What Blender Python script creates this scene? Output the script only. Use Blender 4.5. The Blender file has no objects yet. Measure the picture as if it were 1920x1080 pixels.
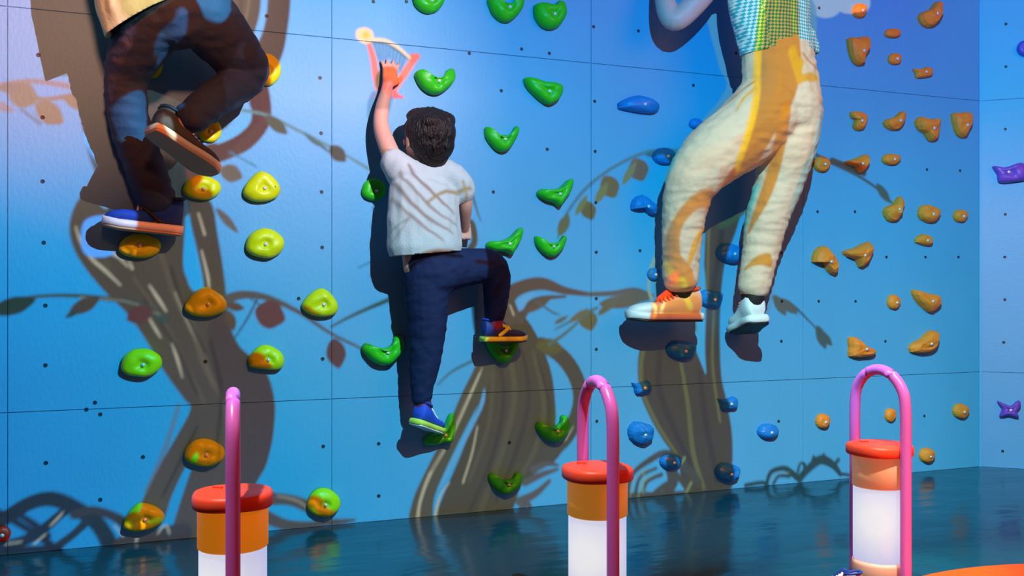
import bpy, bmesh, math, random
import numpy as np
from mathutils import Vector, Matrix, noise
random.seed(7)
SC = bpy.context.scene
C = SC.collection

# ------------------------------------------------------------------ camera
FPX = 1818.0; HOR = 544.0
AL = math.asin(FPX/4877.0)
Fv = Vector((math.sin(AL), math.cos(AL), 0)); Rv = Vector((math.cos(AL), -math.sin(AL), 0)); Uv = Vector((0, 0, 1))
EYE = 496/609.6
Z0 = FPX/609.6
lat0 = (14-960)/FPX*Z0
CAM = Vector((0, 0, EYE)) - Rv*lat0 - Fv*Z0
cd = bpy.data.cameras.new('camera'); cam = bpy.data.objects.new('camera', cd); C.objects.link(cam)
cam.location = CAM; cam.rotation_euler = (math.pi/2, 0, -AL)
cd.sensor_width = 36; cd.lens = FPX/1920*36; cd.shift_y = (HOR-540)/1920
cd.clip_start = .05
SC.camera = cam

# ------------------------------------------------------------------ world, lights, exposure
SC.view_settings.view_transform = 'Standard'; SC.view_settings.look = 'None'
SC.view_settings.exposure = 0; SC.view_settings.gamma = 1; SC.view_settings.use_curve_mapping = False
w = bpy.data.worlds.new('world'); SC.world = w; w.use_nodes = True
w.node_tree.nodes['Background'].inputs[0].default_value = (.14, .03, .018, 1)
w.node_tree.nodes['Background'].inputs[1].default_value = .7

def area(name, loc, aim, size, power, col):
    l = bpy.data.lights.new(name, 'AREA'); l.energy = power; l.size = size; l.color = col
    o = bpy.data.objects.new(name, l); C.objects.link(o); o.location = loc
    o.rotation_euler = (Vector(aim)-Vector(loc)).to_track_quat('-Z', 'Y').to_euler(); return o
def spot(name, loc, aim, ang, power, col, rad=.03, blend=.5):
    l = bpy.data.lights.new(name, 'SPOT'); l.energy = power; l.color = col; l.spot_size = math.radians(ang)
    l.spot_blend = blend; l.shadow_soft_size = rad
    o = bpy.data.objects.new(name, l); C.objects.link(o); o.location = loc
    o.rotation_euler = (Vector(aim)-Vector(loc)).to_track_quat('-Z', 'Y').to_euler(); return o
spot('red_lamp', (.30, -2.9, 2.3), (.04, 0, 1.86), 36, 470, (1, .22, .09), .12, 1.0)
area('amber_fill', (3.6, -3.4, 2.6), (3.1, 0, .8), 2.0, 42, (1, .16, .05))  # added fill that reddens the orange holds at the right

PROJ = Vector((1.45, -2.3, 2.15))      # the projector that throws the forest onto the wall
PROJ_POWER = 350.0
WALB = (.10, .38, .66)                 # pale blue paint of the climbing wall

def world_at(lat, d, z): return CAM + Rv*lat + Fv*d + Uv*(z-EYE)
LANT = [(-.587, 2.04), (.205, 2.33), (1.012, 2.67)]
for i, (la, d) in enumerate(LANT):
    p = world_at(la, d, .3)
    spot('down_spot', world_at(la-.35, d-.5, 2.6), p, 15, (260, 280, 280)[i], (1, .92, .92))
spot('down_spot', world_at(1.2, 1.6, 2.6), world_at(1.5, 2.3, 0), 34, 420, (1, .85, .7))  # extra spot added to brighten the orange disc

# ------------------------------------------------------------------ pixel helpers
def ray(px, py): return Fv + Rv*((px-960)/FPX) - Uv*((py-HOR)/FPX)
def P3(px, py, h=0.0):
    d = ray(px, py); s = (-h-CAM.y)/d.y
    return CAM + d*s
def dep(px, py, h=0.0):
    d = ray(px, py); return (-h-CAM.y)/d.y
CORNER = Vector((4.0, 0, 0))
ra = -AL - math.radians(21)
RD = Vector((math.cos(ra), math.sin(ra), 0)); RN = Vector((math.sin(ra), -math.cos(ra), 0))  # right wall direction, normal to room
def P3R(px, py, h=0.0):
    d = ray(px, py); o = CORNER + RN*h
    s = (o-CAM).dot(RN)/d.dot(RN); return CAM + d*s

# ------------------------------------------------------------------ the slide thrown by the projector (painted here, in wall-plane metres)
S = 400; UX0, UX1, VZ0, VZ1 = -1.2, 6.6, -1.6, 3.4
NW, NH = int((UX1-UX0)*S), int((VZ1-VZ0)*S)
def lin(c):
    c = np.asarray(c, float)/255.0
    return np.where(c <= .04045, c/12.92, ((c+.055)/1.055)**2.4)
def slide_uv(P):
    t = (0-PROJ.y)/(P.y-PROJ.y)
    return PROJ.x+(P.x-PROJ.x)*t, PROJ.z+(P.z-PROJ.z)*t
def sp(px, py, h=0.0):
    u, v = slide_uv(P3(px, py, h)); return ((u-UX0)*S, (v-VZ0)*S)
us = UX0+(np.arange(NW)+.5)/S; vs = VZ0+(np.arange(NH)+.5)/S
U, V = np.meshgrid(us.astype(np.float32), vs.astype(np.float32))
# what each slide ray hits: back wall, right wall or floor
dX = U-PROJ.x; dY = np.full_like(U, -PROJ.y); dZ = V-PROJ.z
tb = np.ones_like(U)
den = dX*RN.x+dY*RN.y
tr = ((CORNER.x-PROJ.x)*RN.x+(CORNER.y-PROJ.y)*RN.y)/np.where(np.abs(den) < 1e-6, 1e-6, den)
tr = np.where((tr > 0), tr, 9e9)
isR = tr < tb; t = np.where(isR, tr, tb)
tf = np.where(dZ < -1e-6, -PROJ.z/np.minimum(dZ, -1e-6), 9e9)
isF = tf < t; t = np.where(isF, tf, t)
HX = PROJ.x+dX*t; HY = PROJ.y+dY*t; HZ = PROJ.z+dZ*t
rx = HX-CAM.x; ry = HY-CAM.y; rz = HZ-CAM.z
dd = np.maximum(rx*Fv.x+ry*Fv.y, .3)
PXx = 960+FPX*(rx*Rv.x+ry*Rv.y)/dd; PXy = HOR-FPX*rz/dd
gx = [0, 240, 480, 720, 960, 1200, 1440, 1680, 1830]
gy = [0, 180, 360, 540, 720, 900]  # wall sheen by the harp is put into these sky colours
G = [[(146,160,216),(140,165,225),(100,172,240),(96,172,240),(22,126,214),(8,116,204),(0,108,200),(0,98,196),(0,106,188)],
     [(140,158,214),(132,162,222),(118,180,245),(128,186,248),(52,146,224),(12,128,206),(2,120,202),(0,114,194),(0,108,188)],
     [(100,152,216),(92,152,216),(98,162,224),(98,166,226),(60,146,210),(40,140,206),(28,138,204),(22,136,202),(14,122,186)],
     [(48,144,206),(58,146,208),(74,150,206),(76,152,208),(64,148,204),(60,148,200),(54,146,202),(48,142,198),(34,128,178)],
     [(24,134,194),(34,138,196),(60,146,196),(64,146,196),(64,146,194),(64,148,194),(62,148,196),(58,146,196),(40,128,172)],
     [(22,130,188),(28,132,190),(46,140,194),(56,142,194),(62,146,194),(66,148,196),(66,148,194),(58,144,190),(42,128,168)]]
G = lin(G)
def bil(gx, gy, G, x, y):
    x = np.clip(x, gx[0], gx[-1]); y = np.clip(y, gy[0], gy[-1])
    i = np.clip(np.searchsorted(gx, x)-1, 0, len(gx)-2); j = np.clip(np.searchsorted(gy, y)-1, 0, len(gy)-2)
    gx = np.array(gx, float); gy = np.array(gy, float)
    a = ((x-gx[i])/(gx[i+1]-gx[i]))[..., None]; b = ((y-gy[j])/(gy[j+1]-gy[j]))[..., None]
    return (G[j, i]*(1-a)*(1-b)+G[j, i+1]*a*(1-b)+G[j+1, i]*(1-a)*b+G[j+1, i+1]*a*b)
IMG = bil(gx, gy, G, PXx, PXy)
GR = lin([[(0,128,214),(0,128,214)], [(40,140,216),(40,140,216)], [(84,150,212),(84,150,212)], [(80,142,196),(80,142,196)], [(66,132,180),(66,132,180)]])
IMGR = bil([1835, 2200], [0, 200, 420, 640, 860], GR, PXx, PXy)
IMG = np.where(isR[..., None], IMGR, IMG)
# level of the red room light on the wall, left out of the slide's own colours
def amb(u):
    a = .16+.9*np.exp(-np.maximum(u+.1, 0)/.5)
    return np.stack([a*1.05, .03+a*.12, .04+a*.03], -1)
Wn = np.array(WALB)
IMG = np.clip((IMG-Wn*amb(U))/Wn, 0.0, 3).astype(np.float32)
IMG[isF] = (np.array((.12, .42, .60), np.float32)*np.clip((V[isF]+1.55)/1.1, 0, 1)[:, None])

def tcol(c, u=None):                       # slide colour that makes the wall look c (sRGB) at u
    u = 1.5 if u is None else u
    return np.clip((lin(c)-Wn*amb(np.array(float(u))))/Wn, .002, 10)
def catm(pts, closed=False, n=6):
    pts = [np.array(p, float) for p in pts]; N = len(pts); out = []
    rng = range(N if closed else N-1)
    for i in rng:
        if closed: p0, p1, p2, p3 = pts[i-1], pts[i], pts[(i+1) % N], pts[(i+2) % N]
        else: p0, p1, p2, p3 = pts[max(i-1, 0)], pts[i], pts[i+1], pts[min(i+2, N-1)]
        for k in range(n):
            s = k/n
            out.append(.5*((2*p1)+(-p0+p2)*s+(2*p0-5*p1+4*p2-p3)*s*s+(-p0+3*p1-3*p2+p3)*s**3))
    if not closed: out.append(pts[-1])
    return out
def blend(mask, x0, y0, col, a=1.0):
    h, w_ = mask.shape
    reg = IMG[y0:y0+h, x0:x0+w_]
    m = (mask*a)[..., None].astype(np.float32)
    fl = isF[y0:y0+h, x0:x0+w_][..., None]
    m = np.where(fl, m*.75, m)
    reg[:] = reg*(1-m)+np.asarray(col, np.float32)*m
def poly(pts, col, h=0.0, a=1.0, smooth=True, raw=False):
    if smooth: pts = catm(pts, True, 5)
    q = np.array([sp(p[0], p[1], h) for p in pts])
    if not raw: col = tcol(col, q[:, 0].mean()/S+UX0)
    x0, y0 = np.floor(q.min(0)).astype(int)-1; x1, y1 = np.ceil(q.max(0)).astype(int)+2
    x0 = max(x0, 0); y0 = max(y0, 0); x1 = min(x1, NW); y1 = min(y1, NH)
    if x1 <= x0 or y1 <= y0: return
    X = np.arange(x0, x1)+.5
    m = np.zeros((y1-y0, x1-x0), np.float32)
    xa, ya = q[:, 0], q[:, 1]; xb, yb = np.roll(xa, -1), np.roll(ya, -1)
    for sub in (.2, .5, .8):
        for j in range(y0, y1):
            yy = j+sub
            k = (ya > yy) != (yb > yy)
            if not k.any(): continue
            xs = np.sort(xa[k]+(yy-ya[k])*(xb[k]-xa[k])/(yb[k]-ya[k]))
            for e in range(0, len(xs)-1, 2):
                m[j-y0] += np.clip(np.minimum(X+.5, xs[e+1])-np.maximum(X-.5, xs[e]), 0, 1)/3
    blend(np.clip(m, 0, 1), x0, y0, col, a)
def stroke(pts, col, h=0.0, a=1.0, smooth=True, raw=False):
    """pts: (px, py, width_px)"""
    if smooth and len(pts) > 2: pts = catm(pts, False, 6)
    q = []
    for p in pts:
        x, y = sp(p[0], p[1], h); q.append((x, y, p[2]*dep(p[0], p[1], h)/FPX*S*(1+h/2.2)/2))
    q = np.array(q)
    if not raw: col = tcol(col, q[:, 0].mean()/S+UX0)
    rm = q[:, 2].max()+2
    x0, y0 = np.floor(q[:, :2].min(0)-rm).astype(int); x1, y1 = np.ceil(q[:, :2].max(0)+rm).astype(int)
    x0 = max(x0, 0); y0 = max(y0, 0); x1 = min(x1, NW); y1 = min(y1, NH)
    if x1 <= x0 or y1 <= y0: return
    m = np.zeros((y1-y0, x1-x0), np.float32)
    for A, B in zip(q[:-1], q[1:]):
        r = max(A[2], B[2])+2
        a0 = max(int(min(A[0], B[0])-r), x0); a1 = min(int(max(A[0], B[0])+r)+1, x1)
        b0 = max(int(min(A[1], B[1])-r), y0); b1 = min(int(max(A[1], B[1])+r)+1, y1)
        if a1 <= a0 or b1 <= b0: continue
        X, Y = np.meshgrid(np.arange(a0, a1)+.5, np.arange(b0, b1)+.5)
        vx, vy = B[0]-A[0], B[1]-A[1]; L = vx*vx+vy*vy+1e-9
        tt = np.clip(((X-A[0])*vx+(Y-A[1])*vy)/L, 0, 1)
        d = np.hypot(X-A[0]-tt*vx, Y-A[1]-tt*vy)
        mm = np.clip(A[2]+(B[2]-A[2])*tt-d+.5, 0, 1)
        s_ = m[b0-y0:b1-y0, a0-x0:a1-x0]; np.maximum(s_, mm, out=s_)
    blend(m, x0, y0, col, a)
def leaf(cx, cy, L, Wd, ang, col, h=0.0, raw=False):
    c, s = math.cos(math.radians(ang)), math.sin(math.radians(ang))
    pts = [(-.5, 0), (-.25, -.42), (.1, -.5), (.38, -.25), (.52, 0), (.36, .28), (.1, .5), (-.25, .4)]
    poly([(cx+x*L*c-y*Wd*s, cy+x*L*s+y*Wd*c) for x, y in pts], col, h, raw=raw)

B1 = (92, 76, 74); B2 = (84, 76, 68); B3 = (66, 62, 58); DK = (66, 52, 52); HI = (170, 172, 156)
# --- left tree
stroke([(520,-90,40),(524,-20,42),(518,50,42),(500,105,50),(462,150,46),(400,175,46)], (84,74,74))
stroke([(430,-90,70),(445,-20,86),(432,50,86),(395,110,70),(340,140,50),(290,170,46)], (88,78,74))
stroke([(470,-30,5),(462,30,5),(440,80,4)], (120,116,100), a=.6)
stroke([(410,-30,5),(412,30,6),(396,80,4)], (60,54,50), a=.6)
stroke([(452,-30,4),(450,20,5),(430,70,4)], (62,56,52), a=.6)
stroke([(478,140,34),(486,180,40),(488,225,36),(460,262,36),(420,282,36),(370,300,40),(350,340,40)], (96,76,78))
stroke([(330,170,60),(300,230,60),(305,300,50),(340,350,44)], (92,76,74), a=.95)
poly([(335,325),(270,325),(200,335),(150,370),(130,425),(145,480),(190,540),(240,590),(275,640),(310,700),(345,748),(357,768),
      (330,820),(290,890),(262,950),(250,985),(300,985),(322,930),(350,872),(362,868),(345,920),(325,985),(322,1020),(480,1010),(474,925),(500,870),(514,800),(514,745),(495,690),
      (450,650),(428,600),(425,560),(418,500),(408,440),(398,385),(375,360),(352,372),(358,420),(372,480),(382,540),(362,545),(350,520),(346,470),(348,420),(345,370)], (82,74,68))
poly([(420,570),(440,640),(490,690),(510,750),(510,830),(480,900),(440,900),(430,800),(400,700),(390,620)], (74,64,64), a=.8)
poly([(470,200),(455,215),(440,232),(418,255),(405,270),(425,264),(450,250),(470,228)], (108,178,236))
poly([(350,395),(346,440),(344,500),(356,530),(376,545),(372,500),(362,440)], (60,150,214))
poly([(190,445),(210,470),(232,486),(215,482),(192,466)], (130,150,180))
for s_ in ([(142,425,3),(152,455,5),(172,485,6),(198,508,6),(226,535,3)], [(178,425,2),(188,450,5),(212,472,5),(240,500,3)],
           [(280,535,3),(298,562,6),(312,584,3)], [(328,548,3),(346,590,5),(368,640,2)], [(277,592,3),(292,618,5),(302,634,2)],
           [(322,644,2),(332,672,5),(342,708,2)], [(240,484,2),(248,504,5)], [(378,470,3),(390,520,5),(392,545,2)], [(372,400,3),(384,440,4)]):
    stroke(s_, HI, a=.85)
for s_ in ([(300,470,8),(330,560,10),(370,640,10),(400,720,10)], [(250,520,6),(310,610,8),(350,690,8),(385,760,6)], [(360,600,8),(380,680,10),(420,760,8),(425,860,6)],
           [(160,420,8),(170,455,8),(205,500,8)], [(335,760,8),(310,840,10),(275,920,8)]):
    stroke(s_, (98,90,80), a=.5)
for s_ in ([(320,500,5),(345,580,6),(385,660,5)], [(270,560,4),(330,650,6),(370,740,5)], [(395,640,6),(415,740,8),(400,880,6)], [(370,800,6),(345,850,6),(305,930,5)]):
    stroke(s_, (62,54,54), a=.6)
stroke([(310,600,14),(262,572,12),(200,560,9),(130,554,7),(60,557,6),(0,572,8),(-60,600,8)], (84,84,80))
stroke([(300,590,2),(240,566,2),(150,557,2)], (150,150,130), a=.7)
leaf(24,574,86,32,-16,(86,78,70)); leaf(158,573,62,26,-26,(88,76,70)); leaf(262,590,52,34,-20,(92,66,66)); leaf(136,588,30,10,-30,(80,76,70))
stroke([(415,566,20),(452,553,16),(500,558,12),(560,585,8),(615,622,6),(660,645,5),(690,660,4)], (80,80,80))
stroke([(440,634,3),(462,600,4),(482,562,4)], (66,84,96)); stroke([(470,560,3),(500,580,3)], (66,84,96))
leaf(506,590,58,52,20,(88,64,66)); leaf(630,662,56,36,80,(80,64,66)); leaf(432,600,40,20,70,(84,72,64)); leaf(440,575,36,16,10,(84,72,64))
stroke([(455,207,6),(500,216,6),(560,245,6),(600,265,5),(650,292,5),(700,322,7)], (100,138,150))
leaf(518,234,52,22,40,(90,96,92)); leaf(633,288,40,26,45,(84,88,86)); leaf(585,262,40,8,40,(84,110,120)); leaf(605,275,40,6,40,(84,110,120))
stroke([(430,285,3),(480,312,4)], (80,130,170)); leaf(433,325,44,32,20,(104,100,98)); leaf(425,413,62,15,48,(96,96,94))
stroke([(190,172,10),(120,160,10),(60,152,9),(0,160,10),(-80,180,10)], (160,130,140)); stroke([(130,180,10),(80,186,8),(40,175,10)], (154,124,120))
leaf(42,178,60,48,20,(152,122,112)); leaf(92,212,62,40,35,(150,120,108)); leaf(150,190,60,34,10,(150,120,108)); leaf(168,222,60,22,60,(140,110,100))
leaf(18,165,44,20,0,(150,120,118)); leaf(4,200,50,16,20,(160,136,150)); stroke([(40,205,4),(75,232,5)], (120,110,120))
leaf(300,215,30,44,10,(110,116,104)); stroke([(275,205,4),(310,215,5)], (120,140,150))
poly([(330,75),(345,88),(352,105),(340,115),(328,106),(318,88)], (140,185,235))
# roots on the left
for s_ in ([(-30,1000,24),(20,965,26),(60,942,26),(100,936,28),(145,955,28),(185,985,28),(210,1030,30)],
           [(-30,955,14),(0,963,14),(40,985,12),(80,1010,14),(110,1035,14)], [(0,1024,18),(50,1012,20),(90,985,18),(120,960,16),(150,950,14)],
           [(140,965,18),(175,957,16),(220,972,18),(255,1000,24),(290,1020,30)], [(100,1030,16),(140,1000,14),(165,975,16)],
           [(-10,1040,24),(60,1032,18),(110,1030,14)], [(230,1020,30),(300,1008,36),(340,1000,40)], [(25,960,10),(60,980,12),(90,1005,12)]):
    stroke(s_, (76,66,66))
for s_ in ([(95,985,3),(110,970,4),(118,960,2)], [(64,1020,3),(85,1002,3)], [(215,985,2),(232,1005,3)], [(256,1015,4),(258,990,3)], [(296,1000,3),(310,985,3),(318,1000,3)], [(10,1020,3),(40,1016,3)]):
    stroke(s_, (170,176,160), a=.8)
stroke([(505,935,24),(545,938,20),(580,952,22),(610,978,16),(665,975,5)], (74,72,68)); stroke([(500,970,24),(540,985,20),(600,985,14)], (74,72,68))
stroke([(520,930,3),(560,940,4),(590,965,3)], (140,146,130), a=.7)
# --- middle tree
poly([(905,655),(935,600),(948,570),(985,596),(1012,640),(1034,700),(1042,770),(1043,830),(1060,830),(1040,865),(985,900),(962,955),(950,985),(830,990),(815,975),(835,920),(865,850),(892,775),(908,715)], (68,66,52))
poly([(905,660),(930,680),(912,730),(880,790),(850,850),(815,930),(808,985),(768,985),(775,935),(800,880),(835,810),(865,740),(885,700)], (74,74,58))
stroke([(1015,645,26),(1055,670,30),(1083,715,30),(1086,765,30),(1060,820,32),(1010,862,34),(960,905,34),(930,960,40)], (68,68,56))
poly([(908,728),(895,770),(872,815),(845,865),(822,915),(832,905),(862,850),(890,795),(908,755)], (80,146,190))
poly([(1034,682),(1045,740),(1042,800),(1052,790),(1064,760),(1062,725),(1050,700)], (62,148,196))
stroke([(955,590,40),(950,560,34),(975,540,26),(1015,532,24),(1060,545,14),(1105,552,8)], (78,72,66))
stroke([(975,600,18),(990,575,16),(1015,560,10),(1060,556,5)], (76,72,66)); leaf(1008,572,60,16,-30,(82,76,66))
poly([(968,568),(985,552),(1004,550),(992,562),(978,582)], (80,150,200))
stroke([(905,600,14),(925,560,10),(900,552,9),(860,552,8)], (84,90,86))
for s_ in ([(900,700,4),(868,770,7),(840,830,6),(806,890,7),(788,940,6),(783,975,7)], [(895,800,3),(885,850,4),(868,905,4)], [(843,905,2),(825,930,4),(816,970,6)],
           [(956,572,3),(963,590,4)], [(1075,800,2),(1060,825,3)], [(904,690,2),(880,745,3)]):
    stroke(s_, (158,160,138), a=.85)
for s_ in ([(950,640,10),(965,740,12),(940,850,12),(900,960,12)], [(1000,660,8),(1020,760,10),(1000,850,10),(950,930,8)], [(925,700,8),(915,800,8),(880,900,8)], [(880,730,8),(850,800,8),(810,880,8)]):
    stroke(s_, (84,82,64), a=.55)
for s_ in ([(930,660,5),(945,740,8),(925,850,8),(880,960,6)], [(975,640,6),(992,740,8),(970,840,9),(930,940,6)], [(1010,680,5),(1030,760,6),(1025,830,8)]):
    stroke(s_, (56,50,42), a=.6)
for s_ in ([(985,905,14),(1015,890,12),(1045,880,6)], [(975,940,18),(1005,925,14),(1030,902,8)], [(965,965,10),(990,945,9),(995,965,8)], [(1000,880,14),(1025,870,10),(1045,872,6)]):
    stroke(s_, (78,80,78))
stroke([(820,722,3),(850,695,5),(905,668,6)], (60,100,110)); stroke([(620,613,4),(660,592,6),(710,570,8),(760,552,9),(830,545,8)], (60,84,86))
stroke([(1100,552,8),(1150,550,10),(1190,545,12),(1225,556,8)], (78,82,78)); leaf(1165,566,84,24,-6,(84,84,62)); leaf(1195,556,60,20,5,(84,84,62))
leaf(1103,600,40,34,75,(86,90,60)); stroke([(1040,618,3),(1075,600,5),(1120,577,5)], (66,100,104)); leaf(1085,592,46,12,-35,(90,96,70)); leaf(1030,650,50,30,10,(80,82,48)); stroke([(1030,645,8),(1060,625,6),(1110,580,4)], (74,98,90))
stroke([(1000,560,3),(1035,585,4),(1050,590,2)], (66,90,96)); leaf(1052,600,30,8,-30,(78,90,70)); leaf(1140,575,50,14,-40,(84,88,60))
stroke([(1046,446,4),(1060,405,5),(1100,352,6),(1160,308,6),(1225,283,7),(1300,285,8)], (50,104,130))
leaf(1057,422,44,20,-68,(72,92,76)); leaf(1103,394,38,28,65,(72,84,62)); leaf(1090,385,44,12,-60,(80,110,80)); leaf(1143,350,44,36,65,(76,84,62)); leaf(1128,362,44,16,-60,(84,108,76)); leaf(1197,318,44,38,70,(76,80,66)); leaf(1180,325,50,14,-60,(84,108,76)); leaf(1262,300,50,26,30,(52,76,70))
leaf(1240,290,60,16,0,(40,90,110))
stroke([(1500,270,8),(1540,296,7),(1600,325,6),(1640,350,5),(1672,380,5)], (24,70,88)); leaf(1656,362,44,15,55,(24,76,84)); stroke([(1560,300,10),(1620,325,12)], (40,60,66))
stroke([(1440,556,7),(1480,568,6),(1520,605,4),(1556,645,4)], (40,86,106)); leaf(1462,572,44,18,60,(64,84,84)); leaf(1478,574,44,18,40,(64,84,84)); leaf(1540,632,46,18,70,(50,80,84)); leaf(1548,634,36,14,50,(50,80,84))
# arc behind the child
stroke([(866,320,4),(882,355,5),(896,400,3),(902,415,2)], (70,84,86)); stroke([(872,420,8),(884,418,12),(890,450,12),(880,470,14)], (72,74,66)); stroke([(672,502,2),(720,480,3)], (56,100,120))
# --- right tree
poly([(1215,610),(1197,670),(1199,730),(1215,775),(1240,820),(1270,865),(1290,925),(1366,922),(1373,870),(1372,810),(1362,750),(1352,700),(1350,600),(1358,500),(1384,420),(1400,340),(1330,370),(1322,450),(1318,560),(1308,620),(1290,600),(1250,600)], (62,62,52))
poly([(1305,615),(1300,640),(1318,690),(1324,700),(1322,650),(1324,560),(1320,500),(1312,560)], (58,150,196))
for s_ in ([(1214,630,8),(1202,680,9),(1206,735,8),(1232,795,8),(1268,850,6)], [(1275,670,6),(1290,760,9),(1300,850,10),(1320,915,8)], [(1330,390,8),(1328,460,6),(1326,560,5)], [(1340,560,4),(1336,680,6),(1350,790,6)]):
    stroke(s_, (92,100,60), a=.75)
for s_ in ([(1240,640,12),(1235,720,14),(1262,800,12),(1295,870,10)], [(1312,700,10),(1325,800,12),(1345,900,12)], [(1355,420,12),(1338,540,10)]):
    stroke(s_, (50,48,46), a=.6)
stroke([(1222,560,8),(1216,540,5),(1222,500,7),(1235,470,5)], (120,150,130))
for s_ in ([(1176,930,8),(1186,890,8),(1215,865,12),(1250,850,14),(1285,875,16),(1310,905,16)], [(1190,935,8),(1200,895,6),(1230,878,6)], [(1204,938,8),(1212,905,7),(1240,890,8)],
           [(1222,930,10),(1240,915,12),(1262,905,20)], [(1255,870,22),(1262,900,24),(1250,925,20)], [(1265,885,12),(1280,905,10),(1296,928,12)], [(1170,930,12),(1260,928,14),(1300,925,12)]):
    stroke(s_, (64,68,60))
for s_ in ([(1182,930,2),(1190,900,2),(1212,880,3)], [(1196,935,2),(1205,905,3),(1225,890,2)], [(1286,925,4),(1296,905,5)], [(1278,868,4),(1284,858,5)], [(1206,925,3),(1207,885,2)]):
    stroke(s_, (120,144,96), a=.8)
for s_ in ([(1398,910,8),(1430,905,8),(1440,912,8)], [(1438,905,8),(1446,885,9),(1470,878,10),(1486,888,12),(1500,900,12)], [(1450,908,6),(1460,893,6),(1480,893,7)],
           [(1496,885,6),(1500,870,5),(1508,870,6),(1508,885,8)], [(1500,896,14),(1520,875,16),(1540,862,18),(1562,872,14),(1576,890,8)], [(1522,870,8),(1526,856,6)], [(1540,860,8),(1545,852,6)], [(1566,870,8),(1572,862,8)], [(1575,888,6),(1600,892,6)]):
    stroke(s_, (34,62,62))
stroke([(1446,900,2),(1456,888,2),(1480,886,2)], (110,130,90), a=.7)
# --- cloud
for (cx, cy, r) in ((1548,-2,36),(1592,-8,34),(1612,6,20),(1560,-50,60)):
    poly([(cx+r*math.cos(k*math.pi/6), cy+r*math.sin(k*math.pi/6)) for k in range(12)], (124,158,200))
# --- golden harp
HP = (236,150,140)
stroke([(690,78,9),(700,110,12),(706,150,13),(716,190,12)], (232,132,134)); stroke([(778,108,13),(757,140,14),(735,172,13)], (236,136,132))
poly([(768,103),(782,100),(788,106),(778,118),(768,116)], (200,120,120))
poly([(670,56),(684,52),(697,58),(700,72),(690,82),(676,78),(668,68)], (250,214,178)); leaf(686,66,16,14,0,(250,196,120))
stroke([(698,74,7),(722,76,7),(745,88,7),(768,108,5)], (206,214,190)); stroke([(698,80,3),(722,82,3),(744,94,4),(764,110,3)], (90,120,140))
for k, (x0_, y0_, x1_, y1_) in enumerate(((703,82,711,112),(710,82,715,112),(717,83,720,112),(724,85,725,110),(731,88,730,108),(738,92,736,112),(745,97,741,118),(752,102,746,126),(758,107,750,134))):
    stroke([(x0_,y0_,2.4),(x1_,y1_,2.4)], (50,96,140), a=.8)
poly([(730,170),(738,166),(750,178),(760,182),(720,184),(690,182)], (226,120,126), smooth=False); stroke([(700,182,4),(755,183,4)], (190,110,130))
# colours that land on the climbers instead of the wall (ahead of it along the projector's beam)
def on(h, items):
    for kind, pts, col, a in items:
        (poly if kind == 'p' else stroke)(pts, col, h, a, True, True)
on(.035, [('p', [(714,128),(728,122),(744,127),(748,150),(740,160),(716,160),(710,145)], (1.2,.36,.10), .9)])
on(.05, [('p', [(706,162),(744,160),(735,205),(700,210)], (.55,.62,.72), .7)])
ST = (.20,.15,.13)
on(.2, [('s', [(768,306,5),(785,345,6),(820,385,6),(850,405,3)], ST, .85), ('s', [(742,330,5),(762,380,6),(800,425,6),(845,445,3)], ST, .85),
        ('s', [(752,320,4),(775,365,5),(812,410,5),(855,425,3)], ST, .8), ('s', [(738,360,4),(755,400,5),(790,440,6),(825,465,3)], ST, .8),
        ('s', [(795,390,5),(825,368,7),(860,358,8),(885,350,6)], (.34,.30,.12), .9), ('s', [(735,455,3),(760,420,3)], ST, .6), ('s', [(800,340,3),(835,352,3)], ST, .3),
        ('s', [(868,340,6),(878,370,6)], (.4,.38,.15), .8)])
on(.1, [('p', [(903,470),(950,475),(952,600),(908,602)], (.06,.035,.03), .9)])
CR = (.40,.56,.58)  # whiter light put into the slide where it meets the cream trousers
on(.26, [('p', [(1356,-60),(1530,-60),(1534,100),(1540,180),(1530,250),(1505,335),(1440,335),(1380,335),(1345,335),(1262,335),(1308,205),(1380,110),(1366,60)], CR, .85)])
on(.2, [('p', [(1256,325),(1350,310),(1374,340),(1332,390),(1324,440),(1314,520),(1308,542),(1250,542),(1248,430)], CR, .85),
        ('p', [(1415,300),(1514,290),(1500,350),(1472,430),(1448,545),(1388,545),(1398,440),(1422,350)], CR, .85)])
YL = (.60,.50,.005); BR = (.23,.17,.02)
on(.31, [('p', [(1420,-80),(1432,0),(1416,90),(1412,180),(1402,250),(1380,320),(1372,345),(1410,325),(1450,270),(1482,215),(1496,150),(1494,95),(1490,0),(1480,-80)], BR, .95),
        ('s', [(1432,-60,14),(1424,30,16),(1418,110,16),(1414,190,16),(1400,260,16),(1380,320,14)], YL, .85),
        ('s', [(1452,95,4),(1455,180,5),(1440,250,4)], (.34,.2,.02), .6), ('s', [(1480,0,6),(1484,80,6)], (.35,.42,.04), .8), ('s', [(1450,-20,6),(1448,80,8)], (.24,.28,.05), .7),
        ('p', [(1472,120),(1485,108),(1490,130),(1502,140),(1498,165),(1515,160),(1530,165),(1522,178),(1500,182),(1490,186),(1482,160)], (.36,.33,.02), .95),
        ('s', [(1500,125,5),(1518,142,5),(1540,152,5)], (.2,.2,.07), .9), ('s', [(1372,176,4),(1390,168,5),(1412,160,6)], (.30,.2,.08), .9),
        ('s', [(1378,216,3),(1392,192,7),(1412,176,9)], (.45,.36,.04), .9), ('s', [(1352,190,2),(1376,178,5),(1384,172,4)], (.32,.2,.09), .9)])
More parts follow.
